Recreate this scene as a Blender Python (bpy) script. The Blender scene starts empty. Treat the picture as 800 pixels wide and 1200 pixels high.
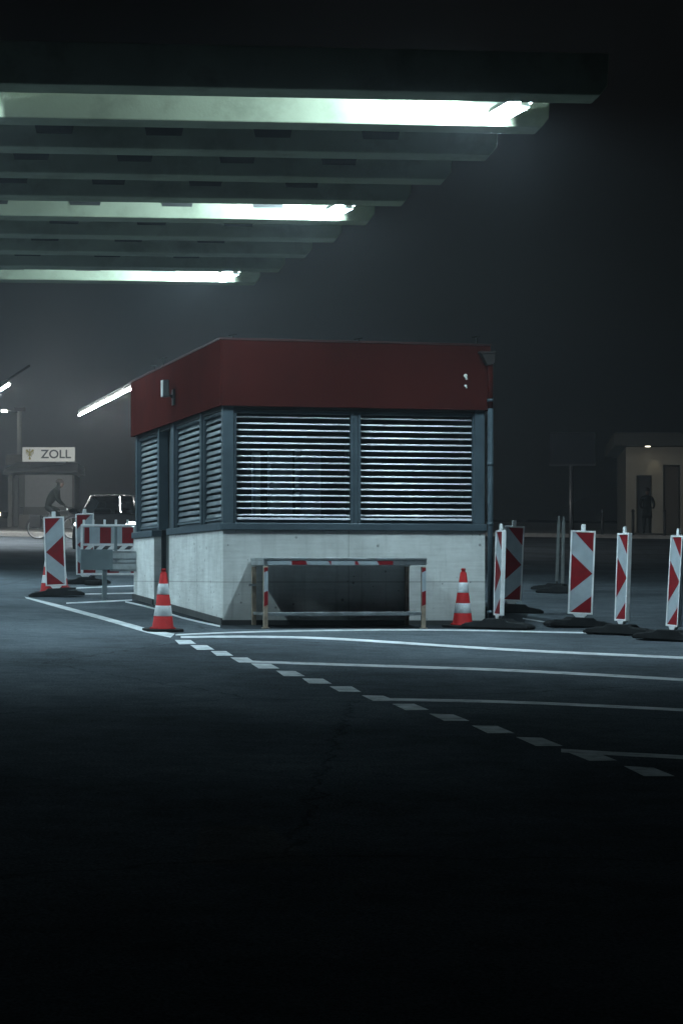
import bpy, bmesh, math, random
from mathutils import Vector, Matrix
random.seed(7)
R = math.radians
sc = bpy.context.scene
COL = sc.collection

# ------------------------------------------------------------------ camera, sky, exposure
F = 85.0 / 36.0 * 1200.0          # focal length in pixels of the 800x1200 photograph
EYE = 1.58                        # eye height over the road
HZ = 677.0                        # level horizon row
GA, GB, GC = -1.58, 0.0356, -0.015  # road plane relative to the eye: z = GA + GB*y + GC*x

cam_d = bpy.data.cameras.new('camera'); cam = bpy.data.objects.new('camera', cam_d); COL.objects.link(cam)
cam.location = (0, 0, EYE); cam.rotation_euler = (R(90), 0, 0)
cam_d.lens = 85; cam_d.sensor_width = 36; cam_d.shift_y = (HZ - 600) / 1200.0
cam_d.clip_start = 0.1; cam_d.clip_end = 3000
sc.camera = cam

w = bpy.data.worlds.new('World'); sc.world = w; w.use_nodes = True
nt = w.node_tree; bg = nt.nodes['Background']
sky = nt.nodes.new('ShaderNodeTexSky'); sky.sky_type = 'NISHITA'; sky.sun_disc = False
sky.sun_elevation = R(-4.0); sky.sun_rotation = R(200); sky.altitude = 300
nt.links.new(sky.outputs[0], bg.inputs[0]); bg.inputs[1].default_value = 0.0015

sc.view_settings.view_transform = 'Standard'; sc.view_settings.look = 'None'
sc.view_settings.exposure = 0.0; sc.view_settings.gamma = 1.0
sc.view_settings.use_curve_mapping = False
sc.render.engine = 'CYCLES'
sc.cycles.use_denoising = True; sc.cycles.denoising_prefilter = 'ACCURATE'; sc.cycles.adaptive_threshold = 0.006
sc.cycles.max_bounces = 6; sc.cycles.diffuse_bounces = 3; sc.cycles.glossy_bounces = 3
sc.cycles.transparent_max_bounces = 12; sc.cycles.volume_bounces = 0
sc.cycles.sample_clamp_indirect = 4.0
sc.cycles.caustics_reflective = False; sc.cycles.caustics_refractive = False

TUBE = (0.66, 0.90, 1.0)          # cool white fluorescent light
TUBE_STRENGTH = 3200.0

# ------------------------------------------------------------------ where things stand
def gz(x, y):
    return EYE + GA + GB * min(y, 150.0) + GC * max(-60, min(60, x))
def gp(px, py, lift=0.0):
    """point of the road seen at a pixel of the photograph"""
    q = (px - 400) / F
    y = GA / ((HZ - py) / F - GB - GC * q)
    x = q * y
    return Vector((x, y, gz(x, y) + lift))
def gs(px, s):
    """point of the road in column px where one metre measures s pixels"""
    y = F / s; x = (px - 400) / s
    return Vector((x, y, gz(x, y)))
def pt(px, py, s):
    return Vector(((px - 400) / s, F / s, EYE + (HZ - py) / s))

# ------------------------------------------------------------------ materials
MATS = {}
def mat(name, color, rough=0.6, metal=0.0, var=0.0, scale=8.0, bump=0.0, bscale=60.0, spec=0.5, emit=None, estr=0.0, dirt=None, dirt_scale=2.0, dirt_amt=0.5):
    if name in MATS: return MATS[name]
    m = bpy.data.materials.new(name); m.use_nodes = True
    n = m.node_tree.nodes; l = m.node_tree.links
    b = n['Principled BSDF']
    b.inputs['Base Color'].default_value = (*color, 1); b.inputs['Roughness'].default_value = rough
    b.inputs['Metallic'].default_value = metal; b.inputs['Specular IOR Level'].default_value = spec
    tc = n.new('ShaderNodeTexCoord')
    last = None
    if var > 0:
        nz = n.new('ShaderNodeTexNoise'); nz.inputs['Scale'].default_value = scale; nz.inputs['Detail'].default_value = 6
        l.new(tc.outputs['Object'], nz.inputs['Vector'])
        mr = n.new('ShaderNodeMapRange'); mr.inputs[1].default_value = 0.3; mr.inputs[2].default_value = 0.7
        mr.inputs[3].default_value = 1 - var; mr.inputs[4].default_value = 1 + var
        l.new(nz.outputs['Fac'], mr.inputs[0])
        mx = n.new('ShaderNodeVectorMath'); mx.operation = 'SCALE'; mx.inputs[0].default_value = color
        l.new(mr.outputs[0], mx.inputs['Scale'])
        last = mx.outputs[0]
    if dirt:
        nz = n.new('ShaderNodeTexNoise'); nz.inputs['Scale'].default_value = dirt_scale; nz.inputs['Detail'].default_value = 8
        nz.inputs['Roughness'].default_value = 0.7
        l.new(tc.outputs['Object'], nz.inputs['Vector'])
        cr = n.new('ShaderNodeMapRange'); cr.inputs[1].default_value = 0.5; cr.inputs[2].default_value = 0.72
        cr.inputs[3].default_value = 0; cr.inputs[4].default_value = dirt_amt
        l.new(nz.outputs['Fac'], cr.inputs[0])
        mm = n.new('ShaderNodeMix'); mm.data_type = 'RGBA'
        mm.inputs[7].default_value = (*dirt, 1)
        if last: l.new(last, mm.inputs[6])
        else: mm.inputs[6].default_value = (*color, 1)
        l.new(cr.outputs[0], mm.inputs[0]); last = mm.outputs[2]
    if last: l.new(last, b.inputs['Base Color'])
    if bump > 0:
        nz = n.new('ShaderNodeTexNoise'); nz.inputs['Scale'].default_value = bscale; nz.inputs['Detail'].default_value = 4
        l.new(tc.outputs['Object'], nz.inputs['Vector'])
        bp = n.new('ShaderNodeBump'); bp.inputs['Strength'].default_value = bump; bp.inputs['Distance'].default_value = 0.01
        l.new(nz.outputs['Fac'], bp.inputs['Height']); l.new(bp.outputs[0], b.inputs['Normal'])
    if emit:
        b.inputs['Emission Color'].default_value = (*emit, 1); b.inputs['Emission Strength'].default_value = estr
    MATS[name] = m
    return m

def asphalt_mat(name, c, patchy=0.5):
    m = bpy.data.materials.new(name); m.use_nodes = True
    n = m.node_tree.nodes; l = m.node_tree.links; b = n['Principled BSDF']
    tc = n.new('ShaderNodeTexCoord')
    def noise(s, d=6, r=0.6):
        z = n.new('ShaderNodeTexNoise'); z.inputs['Scale'].default_value = s; z.inputs['Detail'].default_value = d
        z.inputs['Roughness'].default_value = r; l.new(tc.outputs['Object'], z.inputs['Vector']); return z
    big = noise(0.35, 8, 0.65); mid = noise(4, 6); fine = noise(70, 3)
    def rng(z, a, b2, c2, d):
        mr = n.new('ShaderNodeMapRange'); mr.inputs[1].default_value = a; mr.inputs[2].default_value = b2
        mr.inputs[3].default_value = c2; mr.inputs[4].default_value = d; l.new(z.outputs['Fac'], mr.inputs[0]); return mr.outputs[0]
    def mul(a, b2):
        k = n.new('ShaderNodeMath'); k.operation = 'MULTIPLY'; l.new(a, k.inputs[0]); l.new(b2, k.inputs[1]); return k.outputs[0]
    f = mul(mul(rng(big, .3, .7, 1 - patchy, 1 + patchy), rng(mid, .3, .7, .82, 1.18)), rng(fine, .3, .7, .45, 1.7))
    v = n.new('ShaderNodeVectorMath'); v.operation = 'SCALE'; v.inputs[0].default_value = c; l.new(f, v.inputs['Scale'])
    # fine cracks
    vo = n.new('ShaderNodeTexVoronoi'); vo.feature = 'DISTANCE_TO_EDGE'; vo.inputs['Scale'].default_value = 0.22
    wob = n.new('ShaderNodeMix'); wob.data_type = 'VECTOR'; wob.inputs[0].default_value = 0.25
    l.new(tc.outputs['Object'], wob.inputs[4]); l.new(mid.outputs['Color'], wob.inputs[5]); l.new(wob.outputs[1], vo.inputs['Vector'])
    cr = n.new('ShaderNodeMapRange'); cr.inputs[1].default_value = 0.0; cr.inputs[2].default_value = 0.004
    cr.inputs[3].default_value = 0.55; cr.inputs[4].default_value = 1; l.new(vo.outputs['Distance'], cr.inputs[0])
    v2 = n.new('ShaderNodeVectorMath'); v2.operation = 'SCALE'; l.new(v.outputs[0], v2.inputs[0]); l.new(cr.outputs[0], v2.inputs['Scale'])
    l.new(v2.outputs[0], b.inputs['Base Color'])
    l.new(rng(big, .35, .65, .78, .9), b.inputs['Roughness']); b.inputs['Specular IOR Level'].default_value = .0
    bp = n.new('ShaderNodeBump'); bp.inputs['Strength'].default_value = 0.5; bp.inputs['Distance'].default_value = 0.006
    l.new(fine.outputs['Fac'], bp.inputs['Height']); l.new(bp.outputs[0], b.inputs['Normal'])
    MATS[name] = m
    return m

def concrete_mat():
    m = bpy.data.materials.new('shuttered_concrete'); m.use_nodes = True
    n = m.node_tree.nodes; l = m.node_tree.links; b = n['Principled BSDF']
    tc = n.new('ShaderNodeTexCoord'); sep = n.new('ShaderNodeSeparateXYZ'); l.new(tc.outputs['Object'], sep.inputs[0])
    def noise(s, d=6, r=0.6, vec=None):
        z = n.new('ShaderNodeTexNoise'); z.inputs['Scale'].default_value = s; z.inputs['Detail'].default_value = d
        z.inputs['Roughness'].default_value = r; l.new(vec or tc.outputs['Object'], z.inputs['Vector']); return z
    def rng(o, a, b2, c2, d):
        mr = n.new('ShaderNodeMapRange'); mr.inputs[1].default_value = a; mr.inputs[2].default_value = b2
        mr.inputs[3].default_value = c2; mr.inputs[4].default_value = d; l.new(o, mr.inputs[0]); return mr.outputs[0]
    def op(o, a, b2=None):
        k = n.new('ShaderNodeMath'); k.operation = o
        for i, q in enumerate((a, b2)):
            if q is None: continue
            if isinstance(q, (int, float)): k.inputs[i].default_value = q
            else: l.new(q, k.inputs[i])
        return k.outputs[0]
    cloud = rng(noise(1.6, 8, .65).outputs['Fac'], .3, .7, .72, 1.15)
    # board streaks: stretched horizontally
    mp = n.new('ShaderNodeMapping'); mp.inputs['Scale'].default_value = (1.2, 1.2, 22); l.new(tc.outputs['Object'], mp.inputs[0])
    streak = rng(noise(1.5, 4, .6, mp.outputs[0]).outputs['Fac'], .3, .7, .9, 1.08)
    mp2 = n.new('ShaderNodeMapping'); mp2.inputs['Scale'].default_value = (9, 9, .8); l.new(tc.outputs['Object'], mp2.inputs[0])
    drip = rng(noise(1.5, 5, .6, mp2.outputs[0]).outputs['Fac'], .54, .78, 1.0, .74)
    # bug holes
    vo = n.new('ShaderNodeTexVoronoi'); vo.inputs['Scale'].default_value = 11; l.new(tc.outputs['Object'], vo.inputs['Vector'])
    gate = rng(noise(2.3, 2).outputs['Fac'], .46, .6, 0, 0.2)
    hole = op('LESS_THAN', vo.outputs['Distance'], gate)
    hf = op('SUBTRACT', 1.0, op('MULTIPLY', hole, 0.5))
    # shuttering seams
    def seam(c, at, wd=0.006):
        return op('LESS_THAN', op('ABSOLUTE', op('SUBTRACT', c, at)), wd)
    s = op('ADD', seam(sep.outputs[2], 0.50, .006), seam(sep.outputs[0], 1.52, .005))
    s = op('ADD', s, seam(sep.outputs[1], 1.62, .009)); s = op('ADD', s, seam(sep.outputs[0], -5, .005))
    s = op('MINIMUM', s, 1.0)
    sf = op('SUBTRACT', 1.0, op('MULTIPLY', s, 0.38))
    low = rng(sep.outputs[2], -.05, .28, .72, 1.0)     # splash dirt near the ground
    f = op('MULTIPLY', op('MULTIPLY', op('MULTIPLY', cloud, streak), op('MULTIPLY', drip, hf)), op('MULTIPLY', sf, low))
    v = n.new('ShaderNodeVectorMath'); v.operation = 'SCALE'; v.inputs[0].default_value = (.60, .62, .61); l.new(f, v.inputs['Scale'])
    l.new(v.outputs[0], b.inputs['Base Color']); b.inputs['Roughness'].default_value = .85
    bp = n.new('ShaderNodeBump'); bp.inputs['Strength'].default_value = .4; bp.inputs['Distance'].default_value = .01
    l.new(f, bp.inputs['Height']); l.new(bp.outputs[0], b.inputs['Normal'])
    return m

def glass_mat(name, tint=(.75, .85, .95), rough=.03):
    m = bpy.data.materials.new(name); m.use_nodes = True
    n = m.node_tree.nodes; l = m.node_tree.links; n.remove(n['Principled BSDF'])
    out = n['Material Output']; t = n.new('ShaderNodeBsdfTransparent'); t.inputs[0].default_value = (*tint, 1)
    g = n.new('ShaderNodeBsdfGlossy'); g.inputs['Roughness'].default_value = rough
    fr = n.new('ShaderNodeFresnel'); fr.inputs[0].default_value = 1.5
    mx = n.new('ShaderNodeMixShader'); l.new(fr.outputs[0], mx.inputs[0]); l.new(t.outputs[0], mx.inputs[1]); l.new(g.outputs[0], mx.inputs[2])
    l.new(mx.outputs[0], out.inputs[0]); return m

M_ASPH = asphalt_mat('asphalt', (.060, .071, .081))
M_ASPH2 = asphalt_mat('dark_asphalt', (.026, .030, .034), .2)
M_PAVE = mat('paving', (.16, .16, .15), .8, var=.25, scale=1.5, bump=.3)
M_KERB = mat('kerb_stone', (.25, .25, .24), .8, var=.2, scale=5, bump=.4)
M_LINE = mat('road_paint', (.47, .50, .52), .85, spec=.1, var=.22, scale=5, bump=.3, bscale=90, dirt=(.09, .10, .11), dirt_scale=7, dirt_amt=.75)
M_CONC = concrete_mat()
M_GLASS = glass_mat('window_glass', (.92, .96, 1.0))
M_FASC = mat('red_fascia', (.045, .0105, .0092), .9, spec=.0, var=.12, scale=1.2, dirt=(.02, .008, .008), dirt_scale=1.5, dirt_amt=.5)
M_TEAL = mat('blue_grey_metal', (.070, .098, .118), .42, metal=.3, var=.15, scale=4)
M_DARK = mat('dark_metal', (.020, .023, .026), .5, var=.2, scale=4)
M_DOOR = mat('door_paint', (.045, .055, .055), .5, var=.15, scale=3)
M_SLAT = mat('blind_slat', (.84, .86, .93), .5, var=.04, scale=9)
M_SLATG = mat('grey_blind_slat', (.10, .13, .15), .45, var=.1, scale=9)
M_PLINTH = mat('plinth_bitumen', (.030, .033, .035), .8, var=.3, scale=6, bump=.3)
M_INT = mat('interior_wall', (.035, .06, .13), .8, var=.1)
M_PALE = mat('pale_panel', (.85, .86, .8), .55, var=.06, scale=3)
M_BEAM = mat('painted_concrete_beam', (.28, .31, .23), .85, spec=.1, var=.14, scale=1.1, bump=.15, bscale=30, dirt=(.09, .10, .075), dirt_scale=1.4, dirt_amt=.5)
M_SLOT = mat('slot_dark', (.012, .013, .013), .7)
M_DECK = mat('roof_deck', (.05, .055, .05), .8, var=.2, scale=1)
M_TUBE = mat('tube_light', (.9, .9, .9), .4, emit=TUBE, estr=TUBE_STRENGTH)
M_TUBEB = mat('dimmed_tube_light', (.9, .9, .9), .4, emit=TUBE, estr=TUBE_STRENGTH * .6)  # middle row, dimmed to lower the light on the booth's left side
M_TUBEF = mat('far_tube_light', (.9, .9, .9), .4, emit=(.95, .97, .95), estr=500)
M_WHITEM = mat('white_painted_steel', (.62, .64, .63), .45, var=.08, scale=4)
M_RED = mat('reflective_red', (.165, .006, .010), .7, spec=.15, var=.15, scale=10, dirt=(.10, .01, .012), dirt_scale=6, dirt_amt=.5)
M_WHITE = mat('reflective_white', (.30, .35, .385), .4, var=.08, scale=9, dirt=(.25, .27, .28), dirt_scale=5, dirt_amt=.55)
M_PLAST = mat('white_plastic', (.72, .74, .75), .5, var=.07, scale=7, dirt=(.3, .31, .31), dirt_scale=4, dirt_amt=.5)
M_RUB = mat('black_rubber', (.016, .017, .018), .85, spec=.1, var=.35, scale=12, bump=.5)
M_STEEL = mat('galvanised_steel', (.42, .45, .47), .34, metal=.85, var=.18, scale=7, dirt=(.16, .15, .14), dirt_scale=4, dirt_amt=.6)
M_RUST = mat('worn_steel', (.32, .26, .20), .6, metal=.4, var=.3, scale=12, dirt=(.14, .06, .03), dirt_scale=9, dirt_amt=.8)
M_CONER = mat('cone_red', (.27, .009, .010), .7, spec=.15, var=.12, scale=9, dirt=(.12, .01, .01), dirt_scale=7, dirt_amt=.6)
M_CONEW = mat('cone_white', (.60, .64, .66), .42, var=.1, scale=12, dirt=(.2, .2, .2), dirt_scale=8, dirt_amt=.7)
M_GREYP = mat('grey_steel_plate', (.16, .20, .22), .5, metal=.4, var=.15, scale=5)

# ------------------------------------------------------------------ mesh helpers
class MB:
    def __init__(s): s.bm = bmesh.new(); s.mats = []
    def mi(s, m):
        if m not in s.mats: s.mats.append(m)
        return s.mats.index(m)
    def box(s, a, b, m=None, M=None):
        x0, y0, z0 = a; x1, y1, z1 = b
        vs = [s.bm.verts.new(v) for v in ((x0,y0,z0),(x1,y0,z0),(x1,y1,z0),(x0,y1,z0),(x0,y0,z1),(x1,y0,z1),(x1,y1,z1),(x0,y1,z1))]
        if M: 
            for v in vs: v.co = M @ v.co
        for f in ((0,3,2,1),(4,5,6,7),(0,1,5,4),(1,2,6,5),(2,3,7,6),(3,0,4,7)):
            fc = s.bm.faces.new([vs[i] for i in f])
            if m: fc.material_index = s.mi(m)
        return vs
    def prism(s, pts, d, m=None):
        """polygon (list of Vector) extruded by vector d"""
        a = [s.bm.verts.new(p) for p in pts]; b = [s.bm.verts.new(Vector(p) + Vector(d)) for p in pts]
        fs = [s.bm.faces.new(a), s.bm.faces.new(list(reversed(b)))]
        for i in range(len(a)):
            j = (i + 1) % len(a); fs.append(s.bm.faces.new((a[j], a[i], b[i], b[j])))
        for f in fs:
            if m: f.material_index = s.mi(m)
    def poly(s, pts, m=None):
        f = s.bm.faces.new([s.bm.verts.new(p) for p in pts])
        if m: f.material_index = s.mi(m)
    def tube(s, p0, p1, r, n=10, r1=None, m=None, cap=True):
        p0, p1 = Vector(p0), Vector(p1); r1 = r if r1 is None else r1
        d = (p1 - p0).normalized(); u = d.orthogonal().normalized(); v = d.cross(u)
        A = [s.bm.verts.new(p0 + r * (math.cos(2*math.pi*i/n) * u + math.sin(2*math.pi*i/n) * v)) for i in range(n)]
        B = [s.bm.verts.new(p1 + r1 * (math.cos(2*math.pi*i/n) * u + math.sin(2*math.pi*i/n) * v)) for i in range(n)]
        fs = []
        for i in range(n):
            j = (i + 1) % n; f = s.bm.faces.new((A[i], A[j], B[j], B[i])); f.smooth = n > 6; fs.append(f)
        if cap: fs += [s.bm.faces.new(list(reversed(A))), s.bm.faces.new(B)]
        if m:
            for f in fs: f.material_index = s.mi(m)
    def path(s, pts, r, n=8, m=None):
        for a, b in zip(pts, pts[1:]): s.tube(a, b, r, n, m=m)
    def lathe(s, prof, n=32, m=None, c=(0, 0, 0)):
        rings = []
        for r, z in prof:
            rings.append([s.bm.verts.new((c[0] + r*math.cos(2*math.pi*i/n), c[1] + r*math.sin(2*math.pi*i/n), c[2] + z)) for i in range(n)])
        for a, b in zip(rings, rings[1:]):
            for i in range(n):
                j = (i + 1) % n; f = s.bm.faces.new((a[i], a[j], b[j], b[i])); f.smooth = True
                if m: f.material_index = s.mi(m)
        for ring, rev in ((rings[0], True), (rings[-1], False)):
            f = s.bm.faces.new(list(reversed(ring)) if rev else ring)
            if m: f.material_index = s.mi(m)
    def build(s, name, m=None, parent=None, bevel=0.0, M=None, keep=False):
        me = bpy.data.meshes.new(name); 
        if m and m not in s.mats and not s.mats: s.mats.append(m)
        if M: s.bm.transform(M)
        bmesh.ops.recalc_face_normals(s.bm, faces=s.bm.faces)
        s.bm.to_mesh(me); s.bm.free()
        for k in s.mats: me.materials.append(k)
        o = bpy.data.objects.new(name, me); COL.objects.link(o)
        if parent: o.parent = parent
        if bevel > 0:
            bv = o.modifiers.new('bevel', 'BEVEL'); bv.width = bevel; bv.segments = 2; bv.limit_method = 'ANGLE'; bv.angle_limit = R(40)
        return o
def tag(o, label=None, cat=None, group=None, kind=None):
    if label: o['label'] = label
    if cat: o['category'] = cat
    if group: o['group'] = group
    if kind: o['kind'] = kind
    return o
def empty(name, loc, rz=0, label=None, cat=None, group=None):
    o = bpy.data.objects.new(name, None); COL.objects.link(o); o.location = loc; o.rotation_euler = (0, 0, rz)
    o.empty_display_size = .2
    return tag(o, label, cat, group)
def copy_tree(o, parent=None):
    c = o.copy(); COL.objects.link(c); c.parent = parent
    for ch in list(o.children): copy_tree(ch, c)
    return c

# ------------------------------------------------------------------ ground
b = MB()
xs = [-400, -60, -30, -15, -5, 5, 15, 30, 60, 400]; ys = [-80, -20, 0, 20, 40, 60, 80, 110, 150, 260, 700]
grid = [[b.bm.verts.new((x, y, gz(x, y))) for x in xs] for y in ys]
for j in range(len(ys) - 1):
    for i in range(len(xs) - 1): b.bm.faces.new((grid[j][i], grid[j][i+1], grid[j+1][i+1], grid[j+1][i]))
tag(b.build('ground', M_ASPH), kind='structure')

def ground_poly(pts, lift):
    return [Vector((x, y, gz(x, y) + lift)) for x, y in pts]
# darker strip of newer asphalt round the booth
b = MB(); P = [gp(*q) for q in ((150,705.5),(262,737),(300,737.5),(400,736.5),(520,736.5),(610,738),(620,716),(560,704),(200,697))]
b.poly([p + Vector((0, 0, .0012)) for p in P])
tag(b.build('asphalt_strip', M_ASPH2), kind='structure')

def stripe_px(name, up, lo):
    """painted stripe between an upper and a lower edge, both read as road points"""
    b = MB()
    A = [gp(x, y, .003) for x, y in up]; B = [gp(x, y, .003) for x, y in lo]
    va = [b.bm.verts.new(p) for p in A]; vb = [b.bm.verts.new(p) for p in B]
    for i in range(len(va) - 1): b.bm.faces.new((va[i], va[i+1], vb[i+1], vb[i]))
    return tag(b.build(name, M_LINE), kind='structure')
def smooth(pts, n=6):
    out = []
    for i in range(len(pts) - 1):
        p0 = pts[max(i-1, 0)]; p1 = pts[i]; p2 = pts[i+1]; p3 = pts[min(i+2, len(pts)-1)]
        for k in range(n):
            t = k / n
            out.append(tuple(.5*((2*p1[c]) + (p2[c]-p0[c])*t + (2*p0[c]-5*p1[c]+4*p2[c]-p3[c])*t*t + (-p0[c]+3*p1[c]-3*p2[c]+p3[c])*t**3) for c in (0, 1)))
    out.append(pts[-1]); return out
def line_px(pts, th0, th1):
    q = smooth(pts); n = len(q) - 1
    up = [(x, y - (th0 + (th1-th0)*i/n)/2) for i, (x, y) in enumerate(q)]
    lo = [(x, y + (th0 + (th1-th0)*i/n)/2) for i, (x, y) in enumerate(q)]
    return stripe_px('road_line', up, lo)
line_px([(206,744.2),(280,741.2),(400,738.8),(520,738.6),(600,740),(695,742)], 1.6, 1.6)
line_px([(212,746.8),(300,746.4),(400,749.3),(600,761.8),(800,771.2),(960,780)], 2.4, 2.8)
line_px([(288,775.6),(400,779.2),(600,786),(800,797),(960,808)], 2.6, 3.2)
line_px([(449,820),(600,823.2),(800,832.4),(960,842)], 3.0, 3.2)
line_px([(657,880),(725,884),(800,888),(960,899)], 4.2, 4.6)
stripe_px('road_line', [(29,699.4),(64,707.4),(120,722.2),(171,736.2),(205,743)], [(31,701.4),(64,711),(120,726.4),(171,741.4),(200,747.5)])
line_px([(76,690),(155,686.6),(210,685)], 1.2, 1.2)
line_px([(84,696.6),(155,695.2),(210,694)], 1.3, 1.3)
line_px([(78,707),(110,705.6),(155,703.4)], 1.5, 1.4)
line_px([(147,705.3),(180,713.2),(215,724.5),(258,734.2)], 1.8, 2.0)
line_px([(612,725),(650,731)], 1.4, 1.4)
dash = [((205,750.5),(223.5,750.5),(230,755),(210,755.5)), ((223,756.5),(242.5,756.5),(251.5,762),(231,762)),
 ((247,763.5),(265,763.5),(273.5,769),(254,769)), ((270,771),(290,771),(300,777),(280,777)), ((294,778),(317.5,778.5),(327.5,784),(303,784)),
 ((323.5,786.5),(346,787),(357.5,793),(332.5,793)), ((354,795.5),(378.5,796),(389,802),(362,801.5)), ((386,805),(412,805),(423,811.5),(397,811)),
 ((423.5,815.5),(449,816),(465,822),(437,822)), ((459,825.5),(485,825.5),(502.5,832.5),(475,833)), ((502.5,837),(531,838),(550,845.5),(520,845.5)),
 ((552.5,851),(582.5,851.5),(602.5,860),(571,860)), ((604,864.5),(635,865.5),(659,875),(627.5,875)), ((657.5,879.5),(692.5,880.5),(722.5,892),(690,892.5)),
 ((730,898.5),(765,900.5),(790,910.5),(754,910.5))]
for d in dash:
    b = MB(); b.poly([gp(x, y, .005) for x, y in d])
    tag(b.build('road_line', M_LINE), kind='structure')
# faint repaired patch in the near road
b = MB(); q = [gp(*p, .0012) for p in ((235,969),(312,967),(372,1010),(225,1014))]
b.poly(q); tag(b.build('road_patch', asphalt_mat('patch_asphalt', (.07, .075, .078))), kind='structure')

# far pavements with a real kerb
def pavement(x0, x1, y0, y1):
    b = MB(); k = .14
    T = [Vector((x, y, gz(x, y) + k)) for x, y in ((x0,y0+.15),(x1,y0+.15),(x1,y1),(x0,y1))]
    b.prism(T, (0, 0, -.4)); tag(b.build('pavement', M_PAVE), kind='structure')
    b = MB(); T = [Vector((x, y, gz(x, y) + k + .005)) for x, y in ((x0,y0),(x1,y0),(x1,y0+.148),(x0,y0+.148))]
    b.prism(T, (0, 0, -.4)); tag(b.build('kerb', M_KERB, bevel=.02), kind='structure')
pavement(-60, -5.5, 77, 110)
pavement(2, 60, 90, 125)

# hills that close the view, far behind the fog
b = MB(); n = 60; prev = None
for i in range(n + 1):
    x = -380 + 760 * i / n; h = 9 + 7 * math.sin(i * .37) + 4 * math.sin(i * 1.13 + 1)
    cur = [b.bm.verts.new((x, 330, gz(0, 150) - 2)), b.bm.verts.new((x, 380, gz(0, 150) + h)), b.bm.verts.new((x, 470, gz(0, 150) - 3))]
    if prev:
        for k in range(2): b.bm.faces.new((prev[k], cur[k], cur[k+1], prev[k+1]))
    prev = cur
tag(b.build('hills', mat('wooded_hill', (.03, .04, .03), .9, var=.4, scale=.2)), kind='structure')

# ------------------------------------------------------------------ customs booth
TH = R(14.1)
corner = Vector((-1.39, 28.33, 0)); corner.z = gz(corner.x, corner.y)
Z0 = EYE - corner.z                      # eye level in booth coordinates
def bz(py, s=100.0): return Z0 + (HZ - py) / s
W, D = 3.245, 6.48
TOP, FB, SB = bz(398), bz(475.5), bz(621)
booth = empty('customs_booth', corner, TH, 'low customs booth with dark red fascia, bare concrete base and drawn blinds under the canopy', 'booth')
eu = Vector((math.cos(TH), math.sin(TH), 0)); ev = Vector((-math.sin(TH), math.cos(TH), 0))
def ground_local(u, v):
    p = corner + eu * u + ev * v
    return gz(p.x, p.y) - corner.z

CI = .03   # concrete is set back under the fascia
T = .22
def wall_box(u0, v0, u1, v1, name='concrete_wall'):
    b = MB(); b.box((u0, v0, -.35), (u1, v1, SB)); return b.build(name, M_CONC, booth, bevel=.008)
wall_box(0, 0, W - .03, T)                       # front
wall_box(0, T + .002, T, 3.60)                   # left, near
wall_box(0, 4.78, T, D)                          # left, far
wall_box(T + .002, D - T, W - .03, D)            # back
wall_box(W - .03 - T, T + .002, W - .03, D - T - .002)
# bitumen strip following the ground
def strip(name, pts, hgt, proud, m):
    b = MB()
    for (u0, v0), (u1, v1) in zip(pts, pts[1:]):
        d = Vector((u1-u0, v1-v0, 0)).normalized(); nrm = Vector((d.y, -d.x, 0)) * proud
        q = [Vector((u0, v0, ground_local(u0, v0) - .1)), Vector((u1, v1, ground_local(u1, v1) - .1)), Vector((u1, v1, ground_local(u1, v1) + hgt)), Vector((u0, v0, ground_local(u0, v0) + hgt))]
        b.prism(q, nrm)
    return b.build(name, m, booth)
strip('plinth_strip', [(0, 3.6), (0, 0)], .075, -.025 * -1, M_PLINTH)
strip('plinth_strip', [(-.025, 0), (W - .03, 0)], .055, .025, M_PLINTH)
strip('plinth_strip', [(0, D), (0, 4.78)], .075, .025, M_PLINTH)
# sill band
SZ = .085
def sill(u0, v0, u1, v1):
    b = MB(); b.box((u0, v0, SB + .002), (u1, v1, SB + SZ)); b.build('sill', M_TEAL, booth, bevel=.006)
    
sill(-.035, -.035, W - .02, .2); sill(-.035, .202, .2, 3.62); sill(-.035, 4.76, .2, D + .01)
sill(W - .2, .202, W - .02, D - .2); sill(.202, D - .2, W - .022, D + .01)
# floor, inner back
b = MB(); b.box((T + .01, T + .01, -.1), (W - .3, D - .26, .22)); b.build('floor', M_INT, booth)
b = MB(); b.box((.01, .01, FB + .08), (W - .01, D - .01, FB + .2)); b.build('ceiling', M_INT, booth)
# corner posts
def post(u0, v0, u1, v1): 
    b = MB(); b.box((u0, v0, SB + SZ + .002), (u1, v1, FB + .06)); b.build('post', M_TEAL, booth, bevel=.005)
post(.01, .02, .135, .15); post(W - .155, .02, W - .03, .15); post(.02, 3.37, .15, 3.60); post(.02, 4.50, .15, 4.62)
post(.02, D - .13, .15, D - .01); post(W - .155, D - .13, W - .03, D - .01); post(.02, 1.46, .15, 1.56)
# head band (dark shadow gap under fascia)
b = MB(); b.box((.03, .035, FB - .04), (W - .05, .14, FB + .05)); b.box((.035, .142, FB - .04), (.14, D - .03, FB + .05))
b.build('head_rail', M_DARK, booth)

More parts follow.
